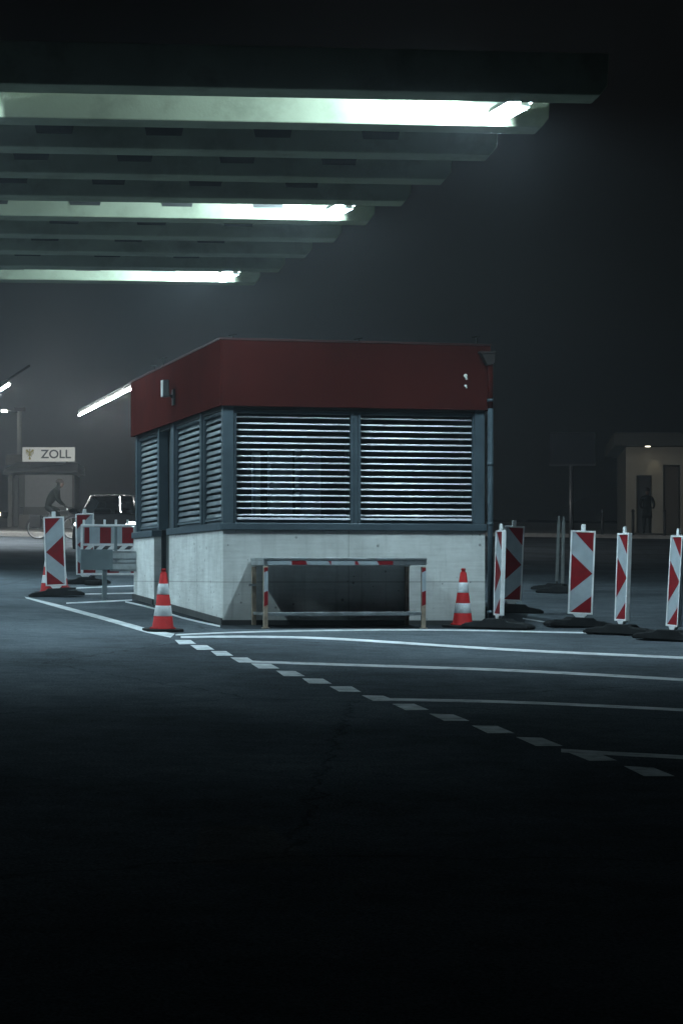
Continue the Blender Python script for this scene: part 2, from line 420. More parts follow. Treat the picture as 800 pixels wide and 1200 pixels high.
def window(o, du, length, slat_tilt, slat_mat, z0, z1, bright):
    """a window with its frame, pane and blind. o = local origin, du = local unit direction along the wall"""
    dn = Vector((du.y, -du.x, 0))     # outward
    if bright == 'left': dn = Vector((-1, 0, 0))
    wn = empty('window', (0, 0, 0)); wn.parent = booth
    fr = MB(); t = .035
    def bar(a0, a1, zz0, zz1, d0, d1, mb):
        p = [o + du*a0 + dn*d0, o + du*a1 + dn*d0, o + du*a1 + dn*d1, o + du*a0 + dn*d1]
        mb.prism([Vector((q.x, q.y, zz0)) for q in p], (0, 0, zz1 - zz0))
    bar(0, t, z0, z1, -.09, .0, fr); bar(length - t, length, z0, z1, -.09, .0, fr)
    bar(t + .001, length - t - .001, z0, z0 + t, -.088, -.04, fr); bar(t + .001, length - t - .001, z1 - t, z1, -.088, -.002, fr)
    fr.build('frame', M_TEAL, wn, bevel=.003)
    pn = MB(); bar(t, length - t, z0 + t, z1 - t, -.078, -.072, pn); pn.build('pane', M_GLASS, wn)
    bl = MB(); pitch = .077; k = 0; z = z1 - .075
    ch = .058 if bright == 'left' else .025
    ca, sa = math.cos(slat_tilt), math.sin(slat_tilt)
    while z > z0 + .05:
        prof = []
        for i in range(5):
            a = -1 + i * .5; cv = (.006 if bright == 'left' else .0025) * (1 - a * a)
            prof.append((ca * a * ch / 2 - sa * 0, z - sa * a * ch / 2 + cv))
        jit = random.uniform(-.0012, .0012)
        A = []; B = []
        for d, zz in prof:
            pa = o + du * (t + .004) + dn * (-.034 + d); pb = o + du * (length - t - .004) + dn * (-.034 + d)
            A.append(bl.bm.verts.new((pa.x, pa.y, zz))); B.append(bl.bm.verts.new((pb.x, pb.y, zz + jit)))
        for i in range(4): f = bl.bm.faces.new((A[i], B[i], B[i+1], A[i+1])); f.smooth = True
        z -= pitch; k += 1
    ob = bl.build('blind', slat_mat, wn); sd = ob.modifiers.new('thick', 'SOLIDIFY'); sd.thickness = .0025
    rl = MB(); bar(t + .004, length - t - .004, z0 + .038, z0 + .062, -.05, -.012, rl); rl.build('blind_rail', slat_mat, wn, bevel=.003)
    cd = MB()
    for fq in (.12, .88):
        p = o + du * (length * fq) + dn * (-.034); cd.tube((p.x, p.y, z0 + .04), (p.x, p.y, z1 - .03), .0018, 5)
    cd.build('blind_cord', M_SLATG, wn)
    return wn
wz0, wz1 = SB + SZ + .002, FB - .042
U = Vector((1, 0, 0)); V = Vector((0, 1, 0))
def uof(px):
    q = px - 400; return (28.33*q + 1.39*F) / (F * math.cos(TH) - q * math.sin(TH))
u1a, u1b = uof(275), uof(415.5); u2a, u2b = uof(420.5), uof(558)
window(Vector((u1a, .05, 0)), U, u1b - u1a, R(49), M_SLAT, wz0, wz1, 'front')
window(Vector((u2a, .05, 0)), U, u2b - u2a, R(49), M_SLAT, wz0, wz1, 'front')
post(u1b + .002, .055, u2a - .002, .14)
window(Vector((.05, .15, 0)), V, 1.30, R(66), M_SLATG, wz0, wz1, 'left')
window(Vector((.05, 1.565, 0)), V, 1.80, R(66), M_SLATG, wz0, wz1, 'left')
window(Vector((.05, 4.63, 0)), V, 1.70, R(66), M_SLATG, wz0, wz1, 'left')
# plain infill on the hidden sides
b = MB(); b.box((W - .12, .16, wz0), (W - .06, D - .14, FB + .06)); b.box((.16, D - .1, wz0), (W - .16, D - .04, FB + .06)); b.build('infill_panel', M_TEAL, booth)
# door in its recess
dr = MB(); dr.box((.16, 3.63, -.05 + ground_local(0, 3.7)), (.20, 4.75, FB + .05)); dr = dr.build('door', M_DOOR, booth)
b = MB(); b.box((.10, 3.605, .0), (.18, 3.655, FB + .04)); b.box((.10, 4.725, .0), (.18, 4.775, FB + .04)); b.build('door_frame', M_DARK, dr)
b = MB(); b.tube((.11, 3.75, 1.25), (.11, 3.75, 1.02), .012); b.tube((.16, 3.75, 1.22), (.11, 3.75, 1.22), .009); b.build('handle', M_STEEL, dr)
# fascia
b = MB()
b.box((-.01, -.03, FB), (W + .03, .0, TOP)); b.box((-.04, -.03, FB), (-.012, D + .03, TOP))
b.box((W + .002, .002, FB), (W + .03, D + .03, TOP)); b.box((-.01, D + .002, FB), (W, D + .03, TOP))
b.build('fascia', M_FASC, booth, bevel=.004)
b = MB(); b.box((-.05, -.04, TOP + .001), (W + .04, .03, TOP + .022)); b.box((-.05, .032, TOP + .001), (.02, D + .04, TOP + .022)); b.box((W - .03, .032, TOP + .001), (W + .04, D + .04, TOP + .022))
b.build('coping', mat('coping_metal', (.07, .035, .035), .4, metal=.4), booth)
b = MB(); b.box((.0, .0, FB + .2), (W, D, TOP - .12)); b.build('roof', M_DECK, booth)
for u, v, h in ((.35, 1.1, .16), (.1, 4.6, .18), (.1, 5.3, .14), (3.2, .3, .13), (1.7, .2, .06)):
    b = MB(); b.tube((u, v, TOP - .2), (u, v, TOP + h), .008, 6); b.tube((u - .06, v, TOP + h), (u + .05, v + .03, TOP + h + .02), .006, 6)
    b.build('roof_clamp', M_DARK, booth)
# downpipe with its hopper, straps and ground shoe
px_, py_ = W + .015, -.06
b = MB(); b.tube((px_, py_, ground_local(W, 0) + .0), (px_, py_, FB + .02), .034, 14); dp = b.build('downpipe', mat('pipe_paint', (.05, .07, .085), .75, spec=.2), booth)
b = MB(); b.tube((px_, py_, FB + .021), (px_, py_, TOP - .2), .033, 14); b.build('painted_pipe', M_FASC, dp)
b = MB()
for z in (.12, 1.18, 1.9, FB + .1): b.tube((px_, py_, z), (px_, py_, z + .035), .04, 14)
b.build('pipe_collar', M_TEAL, dp)
b = MB(); b.prism([Vector((px_-.13, py_-.06, TOP-.10)), Vector((px_+.04, py_-.06, TOP-.10)), Vector((px_+.035, py_-.06, TOP-.22)), Vector((px_-.05, py_-.06, TOP-.24))], (0, .1, 0))
b.box((px_-.15, py_-.07, TOP-.10), (px_+.05, py_+.05, TOP-.075)); b.build('rain_hopper', mat('hopper_brown', (.02, .015, .014), .8), dp, bevel=.004)
# small white clips on the fascia
for z, s_ in ((bz(434.5), .022), (bz(446.5), .014)):
    u = uof(544); b = MB()
    b.tube((u, -.03, z), (u, -.045, z), s_, 10); b.tube((u, -.04, z), (u + .012, -.05, z - s_*2.2), s_*.6, 8)
    b.build('fascia_clip', mat('white_clip', (.8, .8, .76), .5), booth)
b = MB(); b.box((.02, -.05, SB - .035), (.0, -.03, SB - .0)); 
b.bm.free()
# bulkhead lamp on the left fascia (unlit)
v = 2.95; zc = bz(451, 93) 
wl = MB(); wl.box((-.20, v-.05, zc-.10), (-.12, v+.12, zc+.12)); wl = wl.build('loudspeaker', mat('grey_housing', (.10, .11, .115), .5), booth, bevel=.012)
b = MB(); b.box((-.212, v-.062, zc-.10), (-.196, v+.06, zc+.115)); b.build('speaker_face', M_WHITEM, wl, bevel=.006)
b = MB(); b.tube((-.13, v+.05, zc-.06), (-.05, v+.05, zc-.10), .018); b.box((-.06, v-.02, zc-.2), (-.038, v+.12, zc)); b.build('bracket', M_DARK, wl)
# conduit on right of booth near corner
b = MB(); b.tube((W + .10, -.02, ground_local(W, 0)), (W + .10, -.02, SB + .0), .012); b.build('conduit', M_DARK, booth)

# solid panels put in for pale shapes in the left front window
def inside(name, px0, px1, py0, v, label, cat, m, split=None, depth=.35):
    s = F / (corner.y + v*math.cos(TH) + .3)
    def uu(px):
        q = (px - 400) / F
        return (q * (corner.y + v * math.cos(TH)) - corner.x + v * math.sin(TH)) / (math.cos(TH) - q * math.sin(TH))
    a, c = uu(px0), uu(px1); zt = Z0 + (HZ - py0) / s
    root = empty(name, corner + eu*a + ev*v + Vector((0, 0, .22)), TH, label, cat)
    b = MB(); b.box((0, 0, 0), (c - a, depth, zt - .22)); b.build('body', m, root, bevel=.01)
    return root, a, c, zt
M_PGREY = mat('panel_grey', (.50, .54, .58), .6, var=.08)
r_, a, c, zt = inside('narrow_panel', 296, 305.5, 531, .24, 'narrow cream panel put in behind the left front window of the booth', 'cream_panel', M_PALE, depth=.06)
b = MB(); b.box((-.0, -.004, .1), (.035, -.001, zt-.26)); b.build('edge_trim', M_PGREY, r_)
r_, a, c, zt = inside('wide_panel', 316.5, 343, 529, .25, 'wide pale panel with a lighter lower part, put in behind the left front window', 'wide_panel', mat('panel_light_grey', (.60, .62, .63), .6, var=.08), depth=.16)
b = MB(); b.box((.0, -.012, .05), ((c-a)*.46, -.001, zt-.22-.38)); b.build('lower_strip', M_PALE, r_)
r_, a, c, zt = inside('right_panel', 352, 376, 527, .27, 'blue grey panel put in furthest right of those behind the left front window', 'grey_panel', M_PGREY, depth=.30)
for k in range(4):
    b = MB(); b.box((.015, -.014, .1 + k*.45), (c-a-.015, -.001, .1 + k*.45 + .42)); b.build('front_strip', M_PGREY, r_)

# ------------------------------------------------------------------ steel bench in front of the booth
ang = TH; Lb = 1.88
b_loc = corner + eu * .36 + ev * -.70; b_loc.z = gz(b_loc.x, b_loc.y)
bench = empty('inspection_bench', b_loc, ang, 'galvanised steel bench with red and white tape against the concrete wall of the booth', 'bench')
bx = Vector((math.cos(ang), math.sin(ang), 0)); by = Vector((-math.sin(ang), math.cos(ang), 0))
def bg_z(u, v):
    p = bench.location + bx*u + by*v; return gz(p.x, p.y) - bench.location.z
HT = .81; dpt = .64; sh = .165
def leg(u, v, taped):
    z0 = bg_z(u, v); b = MB(); t = .024
    b.box((u-t, v-t, z0), (u+t, v+t, HT-.10)); o = b.build('leg', M_RUST, bench, bevel=.003)
    if taped:
        y0, y1 = v-t-.002, v-t-.0005
        tp = MB()
        for za, zb, m in ((HT-.115, HT-.17, M_RED), (HT-.17, HT-.40, M_WHITE), (HT-.40, HT-.56, M_RED)):
            sl = .02
            tp.prism([Vector((u-t, y1, za)), Vector((u+t, y1, za + (0 if m == M_RED and za > HT-.2 else sl))), Vector((u+t, y1, zb+sl)), Vector((u-t, y1, zb))], (0, -.0015, 0), m)
        tp.build('tape', None, o)
leg(0, 0, True); leg(Lb, 0, True); leg(0, dpt, False); leg(Lb-.02, dpt, False)
b = MB(); b.box((-.03, -.035, HT-.03), (Lb+.035, dpt+.03, HT)); b.build('tabletop', M_STEEL, bench, bevel=.004)
b = MB(); b.box((-.026, -.028, HT-.085), (Lb+.03, .02, HT-.031)); b.box((-.026, .022, HT-.085), (.02, dpt-.002, HT-.031)); b.box((Lb-.02, .022, HT-.085), (Lb+.03, dpt-.002, HT-.031)); b.box((-.026, dpt, HT-.085), (Lb+.03, dpt+.028, HT-.031))
apr = b.build('apron', M_STEEL, bench, bevel=.004)
tp = MB()
def px2u(px): return (px - 311) / 102.8
for a, c, m, s0, s1 in ((313,342,M_WHITE,0,0),(342,359,M_RED,0,.02),(359,386,M_WHITE,.02,.03),(386,390,M_RED,.03,0),(390,419,M_WHITE,0,0),(419,422,M_RED,0,.02),(422,446,M_WHITE,.02,.02),(446,466,M_RED,.02,0)):
    ua, uc = px2u(a), px2u(c)
    tp.prism([Vector((ua - s0*0 , -.0285, HT-.036)), Vector((uc, -.0285, HT-.036)), Vector((uc + s1, -.0285, HT-.082)), Vector((ua + s0, -.0285, HT-.082))], (0, -.0015, 0), m)
tp.build('tape', None, apr)
b = MB(); b.box((.026, -.018, sh-.025), (Lb-.026, .02, sh+.018)); b.box((-.015, .026, sh-.02), (.018, dpt-.026, sh+.015)); b.box((Lb-.02, .026, sh-.02), (Lb+.012, dpt-.026, sh+.015))
b.build('lower_rail', M_STEEL, bench, bevel=.004)
b = MB(); b.box((.02, .022, sh-.012), (Lb-.022, dpt-.03, sh+.006)); b.build('shelf', mat('dark_board', (.03, .03, .03), .8), bench)
b = MB(); b.box((-.07, dpt-.05, HT-.33), (.02, dpt-.01, HT-.30)); b.build('hook', M_STEEL, bench)
for u in (0, Lb):
    b = MB(); b.box((u-.04, -.04, bg_z(u, 0)), (u+.04, .04, bg_z(u, 0)+.008)); b.build('foot_plate', M_RUST, bench)

# ------------------------------------------------------------------ traffic cones
def make_cone(loc, label, rz=0, tilt=0):
    root = empty('traffic_cone', loc, rz, label, 'traffic cone', 'red and white traffic cones')
    b = MB(); n = 8; pts = []
    for i in range(4):
        for a in (-22, 22):
            t = R(45 + 90*i + a*.55); pts.append(Vector((.245*math.cos(t), .245*math.sin(t), .002)))
    b.prism(pts, (0, 0, .028)); b.build('base', M_RUB, root, bevel=.006)
    H = .665; r0, r1 = .118, .030; z0 = .031
    def rr(f): return r0 + (r1 - r0) * f
    b = MB(); b.lathe([(.15, z0), (.14, z0+.012), (rr(0), z0+.022), (rr(.93), z0+H*.93), (rr(.935)*.72, z0+H*.935), (r1*.72, z0+H*.965), (r1*.95, z0+H*.97), (r1*.8, z0+H), (.016, z0+H)], 32)
    body = b.build('body', M_CONER, root)
    for f0, f1 in ((.208, .388), (.57, .75)):
        b = MB(); b.lathe([(rr(f0)+.001, z0+H*f0), (rr(f0)+.003, z0+H*f0+.004), (rr(f1)+.003, z0+H*f1-.004), (rr(f1)+.001, z0+H*f1)], 32)
        b.build('reflective_band', M_CONEW, body)
    return root
def align_to_road(o, rz=0):
    nrm = Vector((-GC, -GB, 1)).normalized()
    o.rotation_euler = (Vector((0, 0, 1)).rotation_difference(nrm).to_matrix() @ Matrix.Rotation(rz, 3, 'Z')).to_euler()
c = make_cone(gs(191, 105.5), 'clean red and white cone standing on the white line left of the booth'); align_to_road(c, .3)
c = copy_tree(c); c.location = gs(541.5, 99.3); c['label'] = 'red and white cone with scuffed bands between the steel bench and the downpipe'; align_to_road(c, 1.0)
c = copy_tree(c); c.location = gs(57, 79.5); c['label'] = 'shaded cone half hidden behind the leftmost chevron panel, nearer of the two there'; align_to_road(c, .1)
c = copy_tree(c); c.location = gs(71, 75.5); c['label'] = 'further cone behind the leftmost chevron panel, only its right flank showing'; align_to_road(c, .8)
# ------------------------------------------------------------------ chevron guide panels
def make_baken(label, mirror=False):
    root = empty('guide_panel', (0, 0, 0), 0, label, 'guide panel', 'red and white chevron guide panels')
    w, h, t, z0 = .296, 1.0, .05, .15
    # frame as a rim
    b = MB(); f = .02
    b.box((-w/2, -t/2, z0), (-w/2+f, t/2, z0+h)); b.box((w/2-f, -t/2, z0), (w/2, t/2, z0+h))
    b.box((-w/2+f, -t/2+.0005, z0), (w/2-f, t/2-.0005, z0+f)); b.box((-w/2+f, -t/2+.0005, z0+h-f), (w/2-f, t/2-.0005, z0+h))
    b.build('frame', M_PLAST, root, bevel=.004)
    W2 = w/2 - f - .001; za, zb = z0+f+.001, z0+h-f-.001; H = zb - za
    b = MB(); b.box((-W2, -.018, za), (W2, .018, zb)); pl = b.build('panel', M_WHITE, root)
    b = MB()
    for side in (-1, 1):
        for tri in (((.12,1),(1,1),(1,.76)), ((0,.73),(1,.49),(0,.26)), ((1,.21),(1,0),(.03,0))):
            pts = []
            for x, z in tri:
                xx = -W2 + 2*W2*x
                if mirror: xx = -xx
                pts.append(Vector((xx, side*.0185, za + H*z)))
            b.prism(pts, (0, side*.0015, 0))
    b.build('chevron', M_RED, pl)
    b = MB(); b.box((-.028, -.014, z0+h), (.028, .014, z0+h+.075)); b.build('top_grip', M_PLAST, root, bevel=.005)
    b = MB(); b.prism([Vector((-.085, -.02, z0-.001)), Vector((.085, -.02, z0-.001)), Vector((.02, -.02, z0-.065)), Vector((-.02, -.02, z0-.065))], (0, .04, 0))
    b.box((-.02, -.019, .04), (.02, .019, z0-.066)); b.build('spigot', M_PLAST, root, bevel=.003)
    return root
def base_slab(parent, rz, L=.80, Wd=.40):
    b = MB(); x, y = L/2, Wd/2
    prof = [(-x, .0), (-x, .035), (-x+.05, .06), (-.16, .085), (-.12, .115), (.12, .115), (.16, .085), (x-.05, .06), (x, .035), (x, 0)]
    b.prism([Vector((a, -y, z)) for a, z in prof], (0, 2*y, 0))
    o = b.build('base', M_RUB, parent, bevel=.012, M=Matrix.Rotation(rz, 4, 'Z'))
    g = MB()
    for s in (-1, 1): g.box((s*x*.62-.06, -.05, .05), (s*x*.62+.06, .05, .078))
    g.build('base_grip', M_RUB, o, bevel=.01, M=Matrix.Rotation(rz, 4, 'Z'))
proto = make_baken('a', False); proto_m = make_baken('b', True)
def place(proto_, px, s, rz, lean, label, first, brz, lift=0):
    o = proto_ if first else copy_tree(proto_)
    o.location = gs(px, s) + Vector((0, 0, .004)); o['label'] = label
    # lean sideways a little in the view direction
    o.rotation_euler = (Matrix.Rotation(lean, 3, 'Y') @ Matrix.Rotation(rz, 3, 'Z')).to_euler()
    return o
defs = [
 (proto, 583.5, 100, R(-78), R(1.5), 'white framed chevron panel turned edge on beside the downpipe', R(60)),
 (proto, 597.5, 88, R(25), R(2.5), 'shaded chevron panel with arrow pointing right just behind the edge on one at the downpipe', R(0)),
 (proto, 678.5, 98, R(-7), R(2.3), 'chevron panel facing the road with its full arrow to the right, alone beyond the booth', R(15)),
 (proto, 727.5, 103, R(-71), R(1.9), 'half turned chevron panel, second from the right edge, beside the leaning full face one', R(50)),
 (proto, 787.5, 107, R(-72), R(3.2), 'half turned chevron panel at the right edge of the photo, nearest to the camera', R(45)),
 (proto, 651.5, 71, R(-95), R(2.0), 'dark edge on chevron panel in the shade behind, left of the pair', R(80)),
 (proto, 658.5, 73, R(-96), R(1.0), 'dark edge on chevron panel in the shade behind, right of the pair', R(80)),
 (proto_m, 66.5, 81, R(4), R(-2.0), 'chevron panel with arrow pointing left in front of two cones at far left', R(5)),
 (proto_m, 100.5, 71.5, R(10), R(-.8), 'chevron panel with arrow pointing left partly behind the striped barrier', R(0)),
]
M_SHADEP = mat('shade_dark_plastic', (.13, .14, .14), .8, spec=.1, var=.2)  # plastic darkened in colour so the rear edge-on pair looks shaded
placed = []
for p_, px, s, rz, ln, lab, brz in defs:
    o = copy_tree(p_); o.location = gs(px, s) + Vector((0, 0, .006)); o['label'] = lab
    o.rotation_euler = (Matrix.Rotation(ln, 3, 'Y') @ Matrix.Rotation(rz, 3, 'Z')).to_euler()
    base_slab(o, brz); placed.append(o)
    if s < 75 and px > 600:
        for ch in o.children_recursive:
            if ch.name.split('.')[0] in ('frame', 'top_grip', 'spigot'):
                ch.material_slots[0].link = 'OBJECT'; ch.material_slots[0].material = M_SHADEP
for p_ in (proto, proto_m):
    for ch in list(p_.children_recursive): bpy.data.objects.remove(ch)
    bpy.data.objects.remove(p_)

# ------------------------------------------------------------------ striped barrier and guard rail on the left
s = 72; br = empty('barrier', gs(95, s), R(2), 'red and white striped plastic barrier with white rails left of the booth', 'barrier')
def bzz(py): return (gs(95, s).z * -1 + EYE) + (HZ - py) / s
L = 2.0
b = MB(); b.box((0, -.03, bzz(617)), (L, .03, bzz(614.5))); b.box((0, -.03, bzz(646)), (L, .03, bzz(644))); b.box((0, -.03, bzz(674)), (L, .03, bzz(671.5)))
b.box((0, -.029, bzz(671.4)), (.04, .029, bzz(617.1))); b.box((L-.04, -.029, bzz(671.4)), (L, .029, bzz(617.1)))
b.build('frame', M_PLAST, br, bevel=.005)
b = MB(); b.box((.042, -.02, bzz(637)), (L-.042, .02, bzz(617.4))); bd = b.build('board', M_WHITE, br)
b = MB(); x = .042; 
for x in (.06, .31, .67, 1.03, 1.39, 1.75):
    b.box((x, -.0225, bzz(636.6)), (x + (.08 if x < .1 else .18), -.0205, bzz(618)))
b.build('red_block', M_RED, bd)
b = MB(); b.box((.042, -.026, bzz(639.5)), (L-.042, .026, bzz(637.1)))
x = .06
while x < L - .25:
    b.prism([Vector((x+.06, -.02, bzz(639.6))), Vector((x+.15, -.02, bzz(639.6))), Vector((x+.09, -.02, bzz(643.9))), Vector((x, -.02, bzz(643.9)))], (0, .04, 0)); x += .185
b.build('slotted_rail', M_PLAST, br)
b = MB(); 
for k in range(10):
    x = .05 + k*.19; b.box((x, -.018, bzz(671.4)), (x+.188, .018, bzz(668)), M_RED if k % 2 == 0 else M_WHITE)
b.build('lower_stripe', None, br)
b = MB()
for x in (.05, .20, .385, .57, .76, 1.2, 1.6): b.box((x-.018, -.015, bzz(614.4)), (x+.018, .015, bzz(609)))
b.build('peg', M_PLAST, br, bevel=.004)
for x in (.2, 1.7):
    b = MB(); b.box((x-.12, -.35, 0), (x+.12, .35, .07)); b.box((x-.03, -.03, .07), (x+.03, .03, bzz(674.1))); b.build('foot', M_RUB, br, bevel=.015)

g0 = gs(95, 83); grd = empty('guard_rail', g0, R(20), 'grey steel guard rail with a flat end plate ahead of the striped barrier', 'guard rail')
b = MB(); prof = [(0, .40), (-.03, .43), (-.03, .50), (0, .53), (0, .56), (-.03, .59), (-.03, .66), (0, .69)]
A = [b.bm.verts.new((.42, y, z+.0)) for y, z in prof]; B = [b.bm.verts.new((2.6, y, z)) for y, z in prof]
for i in range(len(A)-1): b.bm.faces.new((A[i], A[i+1], B[i+1], B[i]))
o = b.build('rail', M_STEEL, grd); m_ = o.modifiers.new('t', 'SOLIDIFY'); m_.thickness = .006
b = MB(); b.box((-.02, -.06, .42), (.45, -.035, .71)); b.build('end_plate', M_GREYP, grd, bevel=.006)
for u, zt in ((.345, .43), (1.9, .68)):
    b = MB(); b.box((u-.03, -.02, -.05), (u+.03, .04, zt)); b.build('post', M_GREYP, grd, bevel=.004)
b = MB(); b.box((.49, .0, .40), (.53, .03, 1.03)); b.build('marker_post', M_GREYP, grd, bevel=.004)

# ------------------------------------------------------------------ canopy
HB = 5.0; TB = R(5.6); bt = .45; bh = .44
canopy = empty('canopy', (2.3, 27, EYE + HB), 0, 'large flat canopy of parallel pale beams carrying strip lights above the booth', 'canopy')
def beam_end(k):
    inv = 1/555 + .0001245 * k
    y = F * HB * inv; x = 2.33 - .26 * (y - 27.24); return x, y
cl = canopy.location
dirv = Vector((math.cos(TB), math.sin(TB), 0)); nb = Vector((-math.sin(TB), math.cos(TB), 0))
for k in range(10):
    x, y = beam_end(k); E = Vector((x, y - bt, EYE + HB)) - cl
    Lb_ = 20
    # outline seen from the front, chamfered lower right corner, extruded in depth
    P = [E + Vector((0, 0, bh)), E + dirv*.0 + Vector((0, 0, .10)) - dirv*.02, E - dirv*.10, E - dirv*Lb_, E - dirv*Lb_ + Vector((0, 0, bh))]
    b = MB(); b.prism(P, nb * bt); bm_ = b.build('beam', M_BEAM, canopy, bevel=.015)
    if k >= 1:
        wd = .47; sp = 1.27
        for j in range(8):
            d0 = 1.10 + j * sp + .035 * k
            b = MB(); q = E - dirv * (d0 + wd); z1, z2 = .30, .16
            if k == 1: z1, z2 = .3, .18
            # trapezoid pocket on the front face
            pts = [q + Vector((0, 0, z1)), q + dirv*wd + Vector((0, 0, z1)), q + dirv*(wd-.03) + Vector((0, 0, z2)), q + dirv*.03 + Vector((0, 0, z2))]
            if k != 1 :
                b.prism([p - nb*.004 for p in pts], nb*.003 , M_SLOT); b.build('pocket', None, bm_)
            else: b.bm.free()
# deck over the beams
x0, y0 = beam_end(0); x9, y9 = beam_end(9)
b = MB()
b.prism([Vector((x0-.5, y0+.1, EYE+HB+bh+.004)) - cl, Vector((x9-.5, y9+.1, EYE+HB+bh+.004)) - cl, Vector((x9-20, y9-1.8, EYE+HB+bh+.004)) - cl, Vector((x0-20.4, y0-1.75, EYE+HB+bh+.004)) - cl], (0, 0, .1))
b.build('roof_deck', M_DECK, canopy)
b = MB()
for u in (15.5,):
    for k in (1, 5, 9):
        x, y = beam_end(k); X, Y = x - u*dirv.x, y - .2 - u*dirv.y
        b.box((X-.2-cl.x, Y-.2-cl.y, gz(X, Y) - cl.z), (X+.2-cl.x, Y+.2-cl.y, EYE+HB-cl.z-.002))
b.build('column', M_BEAM, canopy)

M_BAFFLE = mat('added_baffle_metal', (.35, .36, .37), .6)
def luminaire(p0, p1, label, group, tube=None, r=.026, housing=True, parts=2):
    """linear fluorescent lamp from p0 to p1"""
    root = empty('strip_light', p0, 0, label, 'strip light', group)
    d = Vector(p1) - Vector(p0); side = Vector((d.y, -d.x, 0)).normalized(); up = Vector((0, 0, 1))
    b = MB(); hw = .055 if tube is not M_TUBEF else .022
    q = [side*hw + up*.02, -side*hw + up*.02, -side*hw*.7 + up*.085, side*hw*.7 + up*.085]
    b.prism(q, d); b.build('housing', M_WHITEM, root)
    b = MB(); n = d.normalized()
    b.tube(n*.04 - up*.018, d - n*.04 - up*.018, r, 8); b.build('tube', tube or M_TUBE, root)
    if tube is not M_TUBEF:  # cross blades added under the tube to cut light towards the foreground
        b = MB(); L_ = d.length; nb_ = int(L_ / .08)
        M4 = Matrix.Rotation(math.atan2(d.y, d.x), 4, 'Z')
        for i_ in range(nb_ + 1):
            x_ = L_ * i_ / nb_; b.box((x_-.0012, -.055, -.10), (x_+.0012, .055, -.048), M=M4)
        b.box((0, -.058, -.10), (L_, -.0555, -.088), M=M4); b.box((0, .0555, -.10), (L_, .058, -.088), M=M4)
        b.build('added_baffle', M_BAFFLE, root)
    if tube is not M_TUBEF:     # side reflector on the outer flank
        rs = side if side.x > 0 else -side
        b = MB(); q = [rs*.056 + up*.02, rs*.060 + up*.02, rs*.085 - up*.055, rs*.081 - up*.055]; b.prism(q, d); b.build('reflector', M_WHITEM, root)
    return root
pos = ['nearest to the camera', 'in the middle', 'furthest back']
rows = ['at the right end of the canopy', 'in the next row to the left', 'in the leftmost row past the picture edge']
for gi, k in enumerate((0, 4, 8)):
    xa, ya = beam_end(k); xb, yb = beam_end(k + 1)
    for ri, off in enumerate((0, 5.6, 11.2)):
        Y0 = ya + .03; Y1 = yb - bt - .22
        X0 = xa - .84 - off*dirv.x; X1 = X0 - .26*(Y1 - Y0)
        dy = -off * dirv.y
        luminaire((X0, Y0+dy, EYE+HB+.08), (X1, Y1+dy, EYE+HB+.08), 'lit strip light %s, %s' % (rows[ri], pos[gi]), 'lit strip lights between the canopy beams', M_TUBEB if ri == 1 else None)

# ------------------------------------------------------------------ far lamps in the fog on the left
def far_row(pA, sA, pB, sB, label, t=1.22):
    a = pt(pA[0], pA[1], sA); c = pt(pB[0], pB[1], sB)
    o = luminaire(a, c, label, 'long strip lights in the fog', M_TUBEF, r=.02)
    h = MB()
    h.tube(Vector((0, 0, .13)), (c - a) * 1.25 + Vector((0, 0, .13)), .03, 8)
    h.build('carrier_rail', M_DARK, o)
    q = (c - a) * t; X, Y = a.x + q.x, a.y + q.y
    h = MB(); h.tube(q + Vector((0, 0, .1)), Vector((q.x, q.y, gz(X, Y) - a.z)), .09, 10); h.build('support_post', M_DARK, o); return o
far_row((93, 486), 38.2, (172, 445.5), 46.3, 'long glowing strip light slanting up to the booth fascia')
far_row((-60, 495), 36.4, (11, 450), 45.4, 'long glowing strip light cut by the left edge of the photo', .2)
# ------------------------------------------------------------------ ZOLL kiosk
s = 33.0; k0 = gs(25, s); kiosk = empty('customs_kiosk', k0 + Vector((0, 0, .14)), R(2), 'pale customs kiosk in the fog with an overhanging flat roof', 'kiosk')
M_KW = mat('kiosk_wall', (.17, .17, .155), .7, var=.1, scale=2)
M_KR = mat('kiosk_roof', (.06, .065, .065), .6, var=.1)
M_KG = mat('kiosk_blind', (.17, .18, .18), .5, var=.05)
def kz(py): return (EYE + (HZ - py)/s) - kiosk.location.z
def ku(px): return (px - 25) / s
b = MB(); b.box((ku(22), .1, -.1), (ku(84), 2.8, kz(603))); b.build('wall', M_KW, kiosk)
b = MB(); b.box((ku(27), .06, kz(603)), (ku(86), 2.82, kz(594))); b.build('sill_band', M_KR, kiosk)
b = MB(); b.box((ku(29), .14, kz(593.9)), (ku(84), .2, kz(556))); b.build('window', M_KG, kiosk)
b = MB(); b.box((ku(22), .12, kz(594)), (ku(28.8), 2.8, kz(556))); b.box((ku(84.2), .12, kz(594)), (ku(87), 2.8, kz(556))); b.box((ku(22)+.3, 2.5, kz(594)), (ku(86), 2.7, kz(556))); b.build('frame', M_KR, kiosk)
b = MB(); b.prism([Vector((ku(5), -.3, kz(556.5))), Vector((ku(5), -.3, kz(551))), Vector((ku(22), -.5, kz(542))), Vector((ku(92), -.5, kz(543))), Vector((ku(92), -.5, kz(553.5))), Vector((ku(24), -.5, kz(553.5)))], (0, 3.6, 0)); b.build('roof', M_KR, kiosk)
for px in (12, 19):
    b = MB(); b.box((ku(px)-.09, .3, -.1), (ku(px)+.05, .45, kz(556))); b.build('column', M_KW if px == 12 else M_KR, kiosk)
b = MB(); b.box((ku(5), 1.2, -.1), (ku(21), 1.3, kz(604))); b.box((ku(6), 1.4, -.1), (ku(19), 1.5, kz(558))); b.build('side_wall', M_KW, kiosk)

